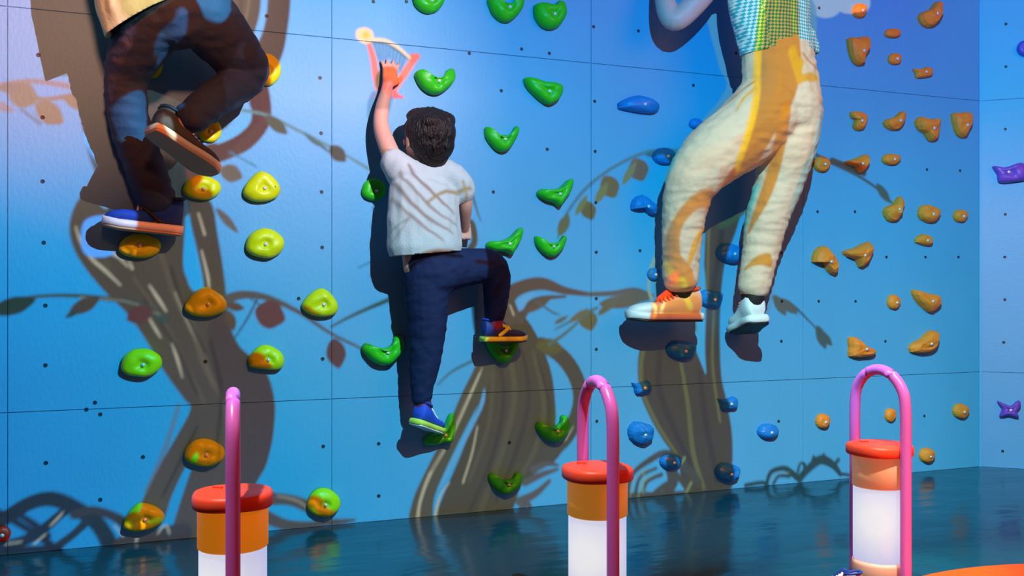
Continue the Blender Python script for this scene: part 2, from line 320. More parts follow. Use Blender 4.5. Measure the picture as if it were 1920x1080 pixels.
on(.19, [('s', [(1460,262,22),(1452,310,28),(1440,360,28),(1424,400,24),(1402,438,6)], (.34,.21,.02), .95), ('s', [(1322,398,26),(1288,408,26),(1262,440,26),(1262,490,30),(1282,525,40)], (.38,.24,.05), .95),
        ('s', [(1248,470,4),(1262,515,10),(1278,536,12)], YL, .95), ('s', [(1316,440,6),(1300,470,12),(1290,500,10)], (.42,.32,.02), .9), ('s', [(1305,450,4),(1296,480,4),(1288,496,3)], YL, .8),
        ('p', [(1394,505),(1412,493),(1440,494),(1444,518),(1425,512),(1408,508)], (.3,.24,.02), .95)])
on(.12, [('p', [(1216,565),(1225,540),(1262,532),(1262,560),(1250,585),(1222,590)], (1.1,.22,.05), .9), ('p', [(1222,562),(1240,556),(1300,552),(1312,590),(1225,604)], (.45,.27,.06), .8),
        ('s', [(1219,562,8),(1224,602,8)], (.9,.85,.3), .9), ('s', [(1246,564,6),(1234,602,7)], (.9,.85,.3), .9), ('s', [(1272,550,8),(1290,590,12)], (.5,.6,.03), .8)])
# the dark and blue slide patches across the dark trousers of the left climber
poly([(96,-80),(103,0),(125,60),(136,130),(152,190),(182,250),(208,310),(238,372),(290,390),(330,300),(330,60),(300,-80)], (88,72,70))  # left climber's wall shadow, painted into the slide as brown
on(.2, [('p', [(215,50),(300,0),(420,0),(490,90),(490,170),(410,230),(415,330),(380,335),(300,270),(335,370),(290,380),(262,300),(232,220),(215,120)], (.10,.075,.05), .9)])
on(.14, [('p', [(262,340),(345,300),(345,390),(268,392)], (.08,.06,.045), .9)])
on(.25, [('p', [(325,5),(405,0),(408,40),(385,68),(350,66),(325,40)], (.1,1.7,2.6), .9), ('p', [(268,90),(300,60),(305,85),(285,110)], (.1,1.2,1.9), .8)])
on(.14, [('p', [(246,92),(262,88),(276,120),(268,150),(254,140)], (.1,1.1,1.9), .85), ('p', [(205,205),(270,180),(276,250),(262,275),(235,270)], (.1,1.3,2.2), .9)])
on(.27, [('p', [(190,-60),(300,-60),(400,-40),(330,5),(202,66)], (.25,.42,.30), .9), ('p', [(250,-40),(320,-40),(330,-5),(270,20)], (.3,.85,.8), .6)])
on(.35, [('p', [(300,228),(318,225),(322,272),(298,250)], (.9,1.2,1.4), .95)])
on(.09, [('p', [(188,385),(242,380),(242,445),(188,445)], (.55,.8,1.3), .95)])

# even out the throw: irradiance falls off with distance and slant on each surface
r2 = (HX-PROJ.x)**2+(HY-PROJ.y)**2+(HZ-PROJ.z)**2; r = np.sqrt(r2)
r2w = dX*dX+dY*dY+dZ*dZ; cosw = dY/np.sqrt(r2w)
cosr = np.abs(dX*RN.x+dY*RN.y)/np.sqrt(r2w)
comp = np.where(isR, r2/np.maximum(cosr, .1), r2w/np.maximum(cosw, .1))
comp = np.where(isF, r2w/np.maximum(cosw, .1), comp)/8.0
IMG = IMG*np.minimum(comp, 4)[..., None].astype(np.float32)
im = bpy.data.images.new('projector_slide', NW, NH, alpha=False, float_buffer=True)
im.colorspace_settings.name = 'Linear Rec.709'
buf = np.ones((NH, NW, 4), np.float32); buf[..., :3] = IMG
im.pixels.foreach_set(buf.ravel()); im.update(); im.pack()
del buf, r2, r, comp, HX, HY, HZ, PXx, PXy

def math_n(nt, op, a, b=None):
    n = nt.nodes.new('ShaderNodeMath'); n.operation = op
    for i, v in enumerate((a, b)):
        if v is None: continue
        if isinstance(v, (int, float)): n.inputs[i].default_value = v
        else: nt.links.new(v, n.inputs[i])
    return n.outputs[0]
l = bpy.data.lights.new('projector_beam', 'POINT'); l.energy = PROJ_POWER; l.shadow_soft_size = .006; l.use_nodes = True
po = bpy.data.objects.new('projector_beam', l); C.objects.link(po); po.location = PROJ
nt = l.node_tree; em = nt.nodes['Emission']
ge = nt.nodes.new('ShaderNodeNewGeometry'); sx = nt.nodes.new('ShaderNodeSeparateXYZ'); nt.links.new(ge.outputs['Incoming'], sx.inputs[0])
yy = math_n(nt, 'MAXIMUM', sx.outputs[1], .02)
uu = math_n(nt, 'ADD', math_n(nt, 'MULTIPLY', math_n(nt, 'DIVIDE', sx.outputs[0], yy), -PROJ.y/(UX1-UX0)), (PROJ.x-UX0)/(UX1-UX0))
vv = math_n(nt, 'ADD', math_n(nt, 'MULTIPLY', math_n(nt, 'DIVIDE', sx.outputs[2], yy), -PROJ.y/(VZ1-VZ0)), (PROJ.z-VZ0)/(VZ1-VZ0))
cx = nt.nodes.new('ShaderNodeCombineXYZ'); nt.links.new(uu, cx.inputs[0]); nt.links.new(vv, cx.inputs[1])
ti = nt.nodes.new('ShaderNodeTexImage'); ti.image = im; ti.extension = 'CLIP'; nt.links.new(cx.outputs[0], ti.inputs[0])
nt.links.new(ti.outputs[0], em.inputs[0])
nt.links.new(math_n(nt, 'GREATER_THAN', sx.outputs[1], .02), em.inputs[1])

# ------------------------------------------------------------------ materials
def mat(name, col, rough=.6, spec=.4, bump=0, bscale=40, var=0, vscale=8, metal=0, emit=None, estr=0, sheen=0, stretch=None, trans=0):
    m = bpy.data.materials.new(name); m.use_nodes = True; nt = m.node_tree; b = nt.nodes['Principled BSDF']
    b.inputs['Base Color'].default_value = (*col, 1); b.inputs['Roughness'].default_value = rough
    b.inputs['Specular IOR Level'].default_value = spec; b.inputs['Metallic'].default_value = metal
    if sheen: b.inputs['Sheen Weight'].default_value = sheen
    tc = nt.nodes.new('ShaderNodeTexCoord')
    src = tc.outputs['Object']
    if stretch:
        mp = nt.nodes.new('ShaderNodeMapping'); mp.inputs['Scale'].default_value = stretch; nt.links.new(src, mp.inputs[0]); src = mp.outputs[0]
    if var:
        n = nt.nodes.new('ShaderNodeTexNoise'); n.inputs['Scale'].default_value = vscale; n.inputs['Detail'].default_value = 4; nt.links.new(src, n.inputs[0])
        mx = nt.nodes.new('ShaderNodeMix'); mx.data_type = 'RGBA'
        mx.inputs[6].default_value = (*[c*(1-var) for c in col], 1); mx.inputs[7].default_value = (*[min(1, c*(1+var)) for c in col], 1)
        nt.links.new(n.outputs[0], mx.inputs[0]); nt.links.new(mx.outputs[2], b.inputs['Base Color'])
    if bump:
        n2 = nt.nodes.new('ShaderNodeTexNoise'); n2.inputs['Scale'].default_value = bscale; n2.inputs['Detail'].default_value = 3; nt.links.new(src, n2.inputs[0])
        bp = nt.nodes.new('ShaderNodeBump'); bp.inputs['Strength'].default_value = bump; bp.inputs['Distance'].default_value = .01
        nt.links.new(n2.outputs[0], bp.inputs['Height']); nt.links.new(bp.outputs[0], b.inputs['Normal'])
    if emit: b.inputs['Emission Color'].default_value = (*emit, 1); b.inputs['Emission Strength'].default_value = estr
    if trans: b.inputs['Transmission Weight'].default_value = trans
    return m
M_wall = mat('wall_paint', WALB, .5, .25, bump=.12, bscale=90, var=.05, vscale=5, stretch=(1, 1, .6))
M_wallR = mat('wall_paint_right', WALB, .5, .25, bump=.12, bscale=90, var=.05, vscale=5)
M_joint = mat('joint', (.10, .30, .52), .8)
M_hole = mat('bolt_hole_metal', (.012, .03, .05), .5)
M_floor = mat('teal_vinyl', (.002, .055, .075), .16, .5, bump=.6, bscale=3.2, stretch=(1, 2.2, 1))
M_skin = mat('skin', (.62, .36, .28), .5, .35, bump=.05, bscale=120, var=.06)
M_skin2 = mat('skin_pale', (.66, .44, .40), .5, .35, bump=.05, bscale=120, var=.06)
M_hair = mat('dark_hair', (.008, .006, .006), .5, .3, bump=.9, bscale=60, stretch=(3, 3, .6), var=.4, vscale=40)
M_shirtc = mat('grey_cotton', (.46, .55, .58), .85, .15, bump=.2, bscale=200, sheen=.1)
M_navy = mat('navy_cotton', (.010, .020, .075), .8, .2, bump=.7, bscale=20, var=.25, vscale=14)
M_dark = mat('dark_trousers', (.034, .052, .085), .75, .25, bump=.5, bscale=24, var=.35, vscale=10)
M_cream = mat('cream_cotton', (.70, .68, .50), .85, .15, bump=.5, bscale=26, var=.05)
M_limeshirt = mat('lime_tee', (.46, .72, .42), .85, .15, bump=.3, bscale=30, var=.15)
M_black = mat('black_rubber', (.012, .012, .014), .6)
M_white = mat('white_leather', (.78, .78, .78), .5, .4, var=.04)
M_blue = mat('blue_mesh', (.02, .08, .62), .6, .3, var=.15, vscale=60)
M_blued = mat('deep_blue_suede', (.015, .06, .34), .7, .2, var=.1)
M_lime = mat('lime_sole', (.62, .80, .10), .5)
M_tan = mat('tan_gum_sole', (.50, .33, .16), .6)
M_coral = mat('coral_lace', (.85, .16, .08), .6)
M_maroon = mat('maroon_sock', (.22, .03, .06), .85)
M_bolt = mat('steel_bolt', (.75, .76, .78), .3, .5, metal=.3)
def plastic(n, c, r=.38): return mat(n, c, r, .35, bump=.12, bscale=160, var=.05)
HM = {'yellow': plastic('yellow_resin', (.58, .72, .004)), 'green': plastic('green_resin', (.025, .52, .012)), 'blue': plastic('blue_resin', (.01, .20, .62)),
      'orange': plastic('orange_resin', (1.0, .235, .02), .6), 'purple': plastic('purple_resin', (.13, .06, .50)), 'red': plastic('red_resin', (.75, .03, .01))}
# dotted mint shirt
M_mint = bpy.data.materials.new('mint_dotted'); M_mint.use_nodes = True; nt = M_mint.node_tree; b = nt.nodes['Principled BSDF']
tc = nt.nodes.new('ShaderNodeTexCoord'); mp = nt.nodes.new('ShaderNodeMapping'); mp.inputs['Rotation'].default_value = (0, math.radians(45), 0); mp.inputs['Scale'].default_value = (78, 10, 78)
vo = nt.nodes.new('ShaderNodeTexChecker'); vo.inputs['Scale'].default_value = 1
vo.inputs['Color1'].default_value = (.55, .88, .92, 1); vo.inputs['Color2'].default_value = (.03, .46, .58, 1)
mp.inputs['Scale'].default_value = (110, 8, 110)
nt.links.new(tc.outputs['Object'], mp.inputs[0]); nt.links.new(mp.outputs[0], vo.inputs[0]); nt.links.new(vo.outputs[0], b.inputs['Base Color']); b.inputs['Roughness'].default_value = .85

# ------------------------------------------------------------------ object helpers
def obj(name, bm_or_me, m=None, parent=None, smooth=True, loc=None, weld=False):
    if isinstance(bm_or_me, bmesh.types.BMesh):
        me = bpy.data.meshes.new(name); bmesh.ops.recalc_face_normals(bm_or_me, faces=bm_or_me.faces); bm_or_me.to_mesh(me); bm_or_me.free()
    else: me = bm_or_me
    o = bpy.data.objects.new(name, me); C.objects.link(o)
    if m and not me.materials: me.materials.append(m)
    if smooth:
        me.polygons.foreach_set('use_smooth', [True]*len(me.polygons))
    if parent: o.parent = parent
    if loc is not None: o.location = loc
    return o
def tag(o, label, cat, group=None, kind=None):
    if label: o['label'] = label
    if cat: o['category'] = cat
    if group: o['group'] = group
    if kind: o['kind'] = kind
    return o
def empty(name, loc, label, cat, group=None):
    o = bpy.data.objects.new(name, None); C.objects.link(o); o.location = loc; o.empty_display_size = .1
    return tag(o, label, cat, group)
def shift(bm, v):
    bmesh.ops.translate(bm, verts=bm.verts, vec=-Vector(v)); return bm
def boxm(bm, p0, p1, bev=0):
    r = bmesh.ops.create_cube(bm, size=1)['verts']
    s = [p1[i]-p0[i] for i in range(3)]
    for v in r: v.co = Vector([(v.co[i]+.5)*s[i]+p0[i] for i in range(3)])
    if bev:
        es = list({e for v in r for e in v.link_edges}); bmesh.ops.bevel(bm, geom=es, offset=bev, segments=2, affect='EDGES')
    return r

# ------------------------------------------------------------------ setting: floor, walls with panels
bm = bmesh.new()
vv_ = [bm.verts.new(p) for p in ((-2.4, -3.9, 0), (7.2, -3.9, 0), (7.2, .3, 0), (-2.4, .3, 0))]
bm.faces.new(vv_)
bmesh.ops.subdivide_edges(bm, edges=bm.edges, cuts=6, use_grid_fill=True)
r_ = bmesh.ops.extrude_face_region(bm, geom=bm.faces[:])
for g in r_['geom']:
    if isinstance(g, bmesh.types.BMVert): g.co.z -= .12
fl = obj('floor', bm, M_floor, smooth=False); fl['kind'] = 'structure'

ZH = [0.0, 0.435, 1.6905, 2.946]       # horizontal joints
zl = EYE-230/609.6; zu = EYE+532/609.6
ZH = [0.0, zl, zu, zu+1.25]
def wall_panels(name, origin, dirv, nrm, xs, m, holes_of):
    # backing slab behind the panels shows in the joints
    bm = bmesh.new()
    up = Vector((0, 0, 1))
    def pt(x, d, z): return origin + dirv*x + nrm*d + up*z
    def slab(bm, x0, x1, z0, z1, d0, d1, bev=0):
        vs = [bm.verts.new(pt(x, d, z)) for x in (x0, x1) for d in (d0, d1) for z in (z0, z1)]
        q = [(0,1,3,2), (4,6,7,5), (0,4,5,1), (2,3,7,6), (0,2,6,4), (1,5,7,3)]
        for f in q: bm.faces.new([vs[i] for i in f])
        if bev: bmesh.ops.bevel(bm, geom=bm.edges[:], offset=bev, segments=1, affect='EDGES')
    slab(bm, xs[0], xs[-1], 0, ZH[-1], -.08, -.0036)
    w_ = obj(name, bm, M_joint, smooth=False); w_['kind'] = 'structure'
    for i in range(len(xs)-1):
        for j in range(len(ZH)-1):
            bm = bmesh.new(); g = .0009
            slab(bm, xs[i]+g, xs[i+1]-g, ZH[j]+(g if j else 0), ZH[j+1]-g, -.0035, 0, .001)
            p = obj('panel', bm, m, w_, smooth=False)
            for (hx, hz) in holes_of:
                if xs[i] <= hx < xs[i+1] and ZH[j] <= hz < ZH[j+1]:
                    h = bpy.data.objects.new('bolt_hole', HOLE); C.objects.link(h); h.parent = p
                    h.matrix_world = Matrix.Translation(pt(hx, .0, hz)) @ Matrix.Rotation(math.atan2(dirv.y, dirv.x), 4, 'Z')
    return w_
# a T-nut: flange ring with a sunk cup, local Y into the wall
bm = bmesh.new(); N = 12
rings = [(.0066, -.0004), (.0062, -.0012), (.0046, -.0011), (.0036, -.0005)]
vr = [[bm.verts.new((r0*math.cos(2*math.pi*k/N), y0, r0*math.sin(2*math.pi*k/N))) for k in range(N)] for r0, y0 in rings]
for a_, b_ in zip(vr[:-1], vr[1:]):
    for k in range(N): bm.faces.new((a_[k], a_[(k+1) % N], b_[(k+1) % N], b_[k]))
bm.faces.new(vr[-1][::-1])
HOLE = bpy.data.meshes.new('bolt_hole'); bm.to_mesh(HOLE); bm.free(); HOLE.materials.append(M_hole)
hpx = [(72,103),(80,340),(82,455),(85,573),(85,685),(86,868),(80,220),(268,857),(600,146),(602,250),(603,360),(604,464),(605,673),(606,837),(700,3),(710,832),(762,3),
       (178,755),(188,777),(162,768),(188,937),(385,678),(1113,50),(1197,58),(1115,190),(1116,284),(1117,380),(1118,473),(1026,280),(940,170),(1030,100),(1200,470),(1030,178),
       (925,360),(740,373),(710,930),(1118,655),(1119,790),(1118,560),(1460,790),(1533,397),(1603,397),(1662,482),(1735,482),(1604,565),(1535,565),(1465,640),(1797,482),(1800,320),(1738,318),
       (1700,770),(1600,780),(1465,474),(1597,640),(1733,780),(1660,640),(1466,565),(1536,15),(1380,100),(1760,565),(1300,160),(560,560),(500,30),(880,100),(978,92),(955,830)]
hb = [(P3(x, y).x, P3(x, y).z) for x, y in hpx]
WB = wall_panels('wall_back', Vector((0, 0, 0)), Vector((1, 0, 0)), Vector((0, -1, 0)), [-2.0, -1.0, 0, 1, 2, 3, 4], M_wall, hb)
hr = []
for x, y in [(1886,45),(1886,125),(1885,242),(1885,402),(1884,482),(1884,562),(1882,642),(1880,846)]:
    p = P3R(x, y); hr.append(((p-CORNER).dot(RD), p.z))
WR = wall_panels('wall_right', CORNER, RD, RN, [0, 1, 2, 3], M_wallR, hr)
bm = bmesh.new()
vs_ = [bm.verts.new(CORNER + Vector((-.006, -.002, z))) for z in (0, ZH[-1])]; vs2 = [bm.verts.new(CORNER + RD*.006+RN*.002+Vector((0, 0, z))) for z in (0, ZH[-1])]
v3 = [bm.verts.new(CORNER + Vector((0, -.008, z))) for z in (0, ZH[-1])]; v4 = [bm.verts.new(CORNER + Vector((.004, .004, z))) for z in (0, ZH[-1])]
ring = [vs_, v3, vs2, v4]
for k in range(4):
    a_, b_ = ring[k], ring[(k+1) % 4]; bm.faces.new((a_[0], b_[0], b_[1], a_[1]))
bm.faces.new([x[0] for x in ring]); bm.faces.new([x[1] for x in ring][::-1])
obj('trim_1', bm, M_wallR, smooth=False)['kind'] = 'structure'

# ------------------------------------------------------------------ climbing holds
SH = {
 'dome': [(-1,.15),(-.8,-.55),(-.3,-.98),(.3,-.95),(.85,-.5),(1,.05),(.8,.6),(.25,.98),(-.4,.9),(-.85,.6)],
 'domep': [(-1,.45),(-.75,-.3),(-.2,-.95),(.25,-.9),(.8,-.35),(1,.25),(.75,.75),(.1,1),(-.6,.9)],
 'jug': [(-1,-.55),(-.75,-.95),(-.45,-.65),(.05,-.3),(.45,-.45),(.65,-.95),(.95,-.9),(1,-.2),(.7,.45),(.2,.95),(-.25,.9),(-.7,.4)],
 'jugr': [(-1,.1),(-.8,-.3),(-.2,-.25),(.3,-.45),(.75,-1),(1,-.95),(.8,-.1),(.45,.55),(.2,1),(-.1,.7),(-.6,.5)],
 'bowl': [(-1,-.8),(-.85,-.95),(-.5,-.35),(0,-.3),(.5,-.35),(.85,-1),(1,-.7),(.8,.1),(.35,.85),(-.1,.98),(-.6,.5),(-.95,-.2)],
 'deep': [(-.95,-.7),(-.4,-.85),(.3,-.7),(.6,-1),(.95,-.8),(1,0),(.6,.75),(0,1),(-.6,.7),(-.95,.1)],
 'wedge': [(-1,-.9),(-.6,-1),(0,-.7),(.7,-.6),(1,-.3),(.95,.4),(.6,.9),(.2,1),(-.4,.4),(-.8,-.2)],
 'flat': [(-1,.2),(-.95,-.3),(-.3,-.95),(.3,-.9),(.85,-.3),(1,.3),(.8,.9),(.2,.95),(-.9,.5)],
 'rock': [(-1,-.3),(-.5,-1),(.4,-.85),(1,-.5),(.9,.5),(.3,1),(-.5,.8),(-.9,.4)],
 'lump': [(-.95,0),(-.6,-.8),(.1,-1),(.8,-.7),(1,.1),(.6,.85),(-.1,1),(-.7,.7)],
 'tear': [(.35,-.75),(.75,-1),(1,-.7),(.85,0),(.6,.55),(.1,1),(-.6,.85),(-1,.2),(-.6,-.2),(0,-.35)],
 'shield': [(-.9,-.85),(-.1,-.95),(.9,-1),(.95,-.2),(.55,.5),(.3,1),(-.15,.9),(-.6,.4)],
 'hook': [(-.9,-.9),(0,-1),(.9,-.7),(1,.2),(.6,.9),(-.2,1),(-.6,.5),(-.35,-.1),(-.8,-.3)],
 'tooth': [(-1,-.6),(-.5,-1),(.2,-.8),(1,-.85),(.9,0),(.7,.9),(.2,1),(-.2,.4),(-.7,.1)],
 'kidney': [(-1,.1),(-.75,-.7),(0,-1),(.6,-.3),(1,.4),(.7,1),(.2,.7),(-.1,.1),(-.6,.15)],
 'beak': [(-1,-.2),(-.2,-.5),(.8,-1),(1,-.3),(.6,.7),(.15,1),(-.1,.4),(-.7,.15)],
 'boot': [(-.95,-.9),(-.5,-1),(-.1,-.4),(.6,0),(1,.4),(.8,.85),(0,1),(-.9,.9),(-.9,0)],
 'boot2': [(-1,.9),(-.95,.2),(-.2,-.3),(.4,-1),(.95,-.9),(1,.1),(.6,.7),(0,1)],
 'star': [(-1,-.9),(-.3,-.55),(.2,-.35),(.85,-1),(1,-.3),(.7,.3),(.8,1),(-.1,.75),(-.8,.9),(-.6,0)],
 'ledge': [(-1,-.6),(-.3,-.5),(.6,-.95),(.95,-.5),(1,.6),(.4,.9),(-.6,1),(-.75,.2)],
}
def hold(color, cx, cy, w_, h_, shape, label, rot=0, dp=.5, bolt=(.15, .2), right=False, rug=0.0, two=False, pocket=True):
    PP = P3R if right else P3
    c0 = PP(cx, cy)
    dirv = RD if right else Vector((1, 0, 0)); nrm = RN if right else Vector((0, -1, 0))
    ca, sa = math.cos(math.radians(rot)), math.sin(math.radians(rot))
    out = []
    for (x, y) in catm(SH[shape], True, 4 if rug == 0 else 2):
        x, y = x*w_/2, y*h_/2; x, y = x*ca-y*sa, x*sa+y*ca
        p = PP(cx+x, cy+y)-c0; out.append((p.dot(dirv), p.z))
    rad = math.sqrt(w_*h_)/2*dep(cx, cy)/FPX if not right else math.sqrt(w_*h_)/2*4.4/FPX
    D = rad*2*dp
    bx, bz = bolt[0]*w_/2*dep(cx, cy)/FPX, -bolt[1]*h_/2*dep(cx, cy)/FPX
    gx_, gz_ = sum(p[0] for p in out)/len(out), sum(p[1] for p in out)/len(out)
    cxm, czm = gx_*.5+bx*.5, gz_*.5+bz*.5
    bm = bmesh.new(); rg = []
    prof = [(1, 0), (1.0, .35), (.93, .68), (.76, .90), (.52, 1.0), (.30, .97), (.22, .80)] if pocket else [(1, 0), (.98, .3), (.86, .66), (.62, .9), (.32, 1.0)]
    seed = random.random()*50
    for s_, t_ in prof:
        row = []
        for (x, z) in out:
            q = Vector((cxm+(x-cxm)*s_, 0, czm+(z-czm)*s_))
            n_ = noise.noise(Vector((q.x*30+seed, t_*3, q.z*30)))*(.35 if rug == 0 else rug) if t_ > 0 else 0
            row.append(bm.verts.new(q + Vector((0, -D*t_*(1+n_*.6), 0)) + Vector((n_*rad*.15*(1 if rug else .3), 0, n_*rad*.1))))
        rg.append(row)
    for a_, b_ in zip(rg[:-1], rg[1:]):
        n = len(a_)
        for k in range(n): bm.faces.new((a_[k], a_[(k+1) % n], b_[(k+1) % n], b_[k]))
    bm.faces.new(rg[0][::-1]); cv = bm.verts.new(Vector((cxm, -D*(.78 if pocket else 1.03), czm)))
    for k in range(len(rg[-1])): bm.faces.new((rg[-1][k], rg[-1][(k+1) % len(rg[-1])], cv))
    o = obj('climbing_hold', bm, HM[color], smooth=(rug == 0))
    o.location = c0 + nrm*.001; o.rotation_euler = (0, 0, math.atan2(dirv.y, dirv.x))
    tag(o, label, 'climbing hold', color+' climbing holds')
    # bolt head
    if min(w_, h_) > 20:
        bm = bmesh.new()
        for (bx_, bz_, rr) in [(cxm, czm, .0075)]:
            bmesh.ops.create_cone(bm, cap_ends=True, segments=10, radius1=rr, radius2=rr*.8, depth=.008,
                matrix=Matrix.Translation((bx_, -D*(.84 if pocket else 1.02), bz_)) @ Matrix.Rotation(math.pi/2, 4, 'X'))
        obj('bolt', bm, M_bolt, o)
        if two:
            bm = bmesh.new()
            bmesh.ops.create_cone(bm, cap_ends=True, segments=8, radius1=.005, radius2=.004, depth=.008,
                matrix=Matrix.Translation((cxm+rad*.55, -D*.86, czm+rad*.08)) @ Matrix.Rotation(math.pi/2, 4, 'X'))
            obj('screw', bm, M_hole, o)
    return o
Y = 'yellow'
hold(Y,500,132,52,60,'dome','yellow hold by the raised knee of the left climber',dp=.3,bolt=(0,.2))
hold(Y,288,122,34,50,'dome','yellow hold half seen behind the standing thigh of the left climber',dp=.25)
hold(Y,393,245,44,46,'dome','small yellow hold in shade beside the lifted shoe',dp=.25)
hold(Y,378,353,72,46,'dome','yellow hold under the toe of the lifted shoe, half in brown shade',dp=.3,two=True)
hold(Y,490,350,70,58,'domep','bright yellow hold in open blue, right of the lifted shoe',dp=.34,two=True,bolt=(.2,.2))
hold(Y,262,462,80,46,'dome','yellow hold the left climber stands on',dp=.34,bolt=(0,-.2))
hold(Y,496,457,72,56,'dome','yellow hold in open blue above the long arching branch',dp=.34,two=True,bolt=(0,.1))
hold(Y,385,566,80,56,'domep','yellow hold in the fork of the left tree',dp=.34)
hold(Y,600,567,68,54,'domep','yellow hold at the right, beside the thin drooping branch',dp=.34,rot=10,bolt=(.2,.2))
hold(Y,265,680,78,54,'dome','yellow hold in open blue left of the left trunk',dp=.34,rot=-5)
hold(Y,498,671,66,50,'flat','yellow hold on the right edge of the left trunk, half shaded',dp=.36,rot=-10)
hold(Y,383,848,76,52,'dome','olive lit yellow hold low on the left trunk above the lantern',dp=.32)
hold(Y,268,967,80,52,'domep','yellow hold by the roots at the foot of the left tree',dp=.34,rot=-12)
hold(Y,606,941,62,54,'dome','lowest yellow hold right of the orange topped lantern',dp=.34,bolt=(.1,.2))
hold('red',4,1000,34,30,'lump','red hold among the roots at the left edge',dp=.4)
g = 'green'
hold(g,802,4,58,46,'deep','green hold cut by the top edge above the harp',dp=.4)
hold(g,945,18,66,52,'jug','green hold at the top, left of its rounder twin',dp=.4)
hold(g,1028,30,58,54,'deep','round green hold at the top, rightmost of the green ones',dp=.42,bolt=(.25,.2))
hold(g,813,155,74,48,'jug','crescent green hold beside the harp',dp=.42,two=True)
hold(g,1015,172,70,50,'wedge','green hold with a slanted top, right of the head height crescents',dp=.42,bolt=(.35,.3))
hold(g,938,262,62,48,'bowl','bowl shaped green hold right of the child head',dp=.42,bolt=(.2,.3))
hold(g,1038,363,66,50,'jugr','green hold with a raised right tip near the curling leaf branch',dp=.42,rot=0)
hold(g,700,356,46,42,'dome','round green hold left of the child shoulder, half in shadow',dp=.36,bolt=(.2,.3))
hold(g,945,456,72,46,'jugr','green hold just above the bent knee of the child',dp=.4,rot=-8)
hold(g,1030,462,58,40,'bowl','small bowl green hold right of the child knee, by the leaf tip',dp=.42)
hold(g,718,660,78,50,'jug','large green crescent left of the child standing leg',dp=.42,rot=-12)
hold(g,940,656,60,50,'bowl','green hold under the right shoe of the child',dp=.42)
hold(g,826,812,74,46,'jugr','green hold under the left shoe of the child',dp=.4,rot=-28)
hold(g,1036,806,62,46,'jug','green hold on the right rim of the middle trunk',dp=.4,rot=-14)
hold(g,945,905,62,40,'jug','lowest green hold, near the foot of the middle trunk',dp=.4)
b_ = 'blue'
hold(b_,1196,197,76,34,'flat','long flat blue hold below the elbow of the right climber',dp=.42,pocket=False)
hold(b_,1303,232,26,20,'lump','tiny blue hold at the thigh of the right climber',dp=.4,rug=.5,pocket=False)
hold(b_,1243,293,44,32,'lump','blue hold behind the leaf branch left of the cream knee',dp=.4,rug=.4,pocket=False)
hold(b_,1205,386,48,42,'kidney','blue hold with a notch, left of the cream knee',dp=.42,rug=.3,rot=-10,pocket=False)
hold(b_,1224,514,24,24,'lump','small blue hold left of the cream trouser cuff',dp=.4,rug=.5,pocket=False)
hold(b_,1366,475,50,38,'rock','dark lit blue hold between the cream trouser legs',dp=.42,rug=.4,pocket=False)
hold(b_,1330,560,44,34,'rock','blue hold between the two white shoes',dp=.42,rug=.5,pocket=False)
hold(b_,1275,656,54,36,'rock','shaded blue hold under the left white shoe',dp=.4,rug=.4,pocket=False)
hold(b_,1201,725,36,26,'ledge','blue hold on the left rim of the right trunk',dp=.45,rug=.3,pocket=False)
hold(b_,1362,755,36,26,'ledge','blue hold on the right rim of the right trunk',dp=.45,rug=.3,pocket=False)
hold(b_,1199,811,46,42,'rock','rugged blue hold beside the handle of the middle lantern',dp=.45,rug=.6,pocket=False)
hold(b_,1437,808,40,28,'lump','oval blue hold in open wall right of the right trunk',dp=.42,rug=.3,pocket=False)
hold(b_,1255,864,42,28,'lump','dark lit blue hold above the roots of the right tree',dp=.42,rug=.4,pocket=False)
hold(b_,1361,885,44,36,'rock','blue hold at the foot of the right trunk, by the floor',dp=.42,rug=.5,pocket=False)
p_ = 'purple'
hold(p_,1922,92,34,30,'lump','purple hold cut by the right edge near the top',dp=.4,right=True)
hold(p_,1893,324,66,38,'ledge','broad purple hold halfway up the right wall',dp=.4,right=True,bolt=(-.2,0))
hold(p_,1891,766,44,32,'star','star shaped purple hold low on the right wall',dp=.4,right=True)
ora = [(1609,21,26,28,'lump','round orange hold on the cloud'),(1740,28,42,50,'tear','teardrop orange hold at the top right'),(1671,63,30,18,'lump','flat oval orange hold right of the cloud'),
 (1604,97,40,54,'shield','shield shaped orange hold below the cloud'),(1675,111,24,22,'lump','small round orange hold under the flat oval one'),(1727,136,34,22,'ledge','small slanted orange hold below the teardrop one'),
 (1606,227,30,36,'hook','hooked orange hold, leftmost of the row of four'),(1674,227,40,36,'tear','rounded orange hold, second in the row of four'),(1735,242,44,46,'tooth','tooth shaped orange hold, third in the row of four'),
 (1798,235,36,48,'shield','tall orange hold, rightmost of the row of four'),(1538,308,30,30,'lump','round orange hold touching the twig by the cream trousers'),(1604,307,44,36,'beak','orange hold crossed by the dark twig'),
 (1668,299,34,22,'lump','oval orange hold right of the twig crossed one'),(1671,392,36,48,'tear','orange hold at the very tip of the twig'),(1738,401,38,34,'rock','orange hold, middle of the row beside the twig tip'),
 (1798,405,26,24,'lump','small orange hold near the corner, level with the twig tip'),(1730,450,32,22,'flat','small flat orange hold alone beneath that row'),(1543,488,46,54,'kidney','kidney shaped orange hold, left of the winged one'),
 (1604,477,54,48,'beak','winged orange hold right of the kidney shaped one'),(1673,566,24,28,'lump','small orange hold left of the large wedge one'),(1732,564,50,42,'wedge','large wedge orange hold in the lower half'),
 (1612,651,50,38,'boot','boot shaped orange hold above the right lantern handle, left'),(1729,641,50,42,'boot2','orange hold rising to the right, above the right lantern handle'),(1540,789,26,28,'lump','small orange hold left of the right lantern handle'),
 (1667,778,20,26,'lump','orange hold seen through the right lantern handle'),(1798,770,28,28,'lump','small orange hold low down near the corner'),(1735,853,28,28,'lump','lowest orange hold, just right of the right lantern lid')]
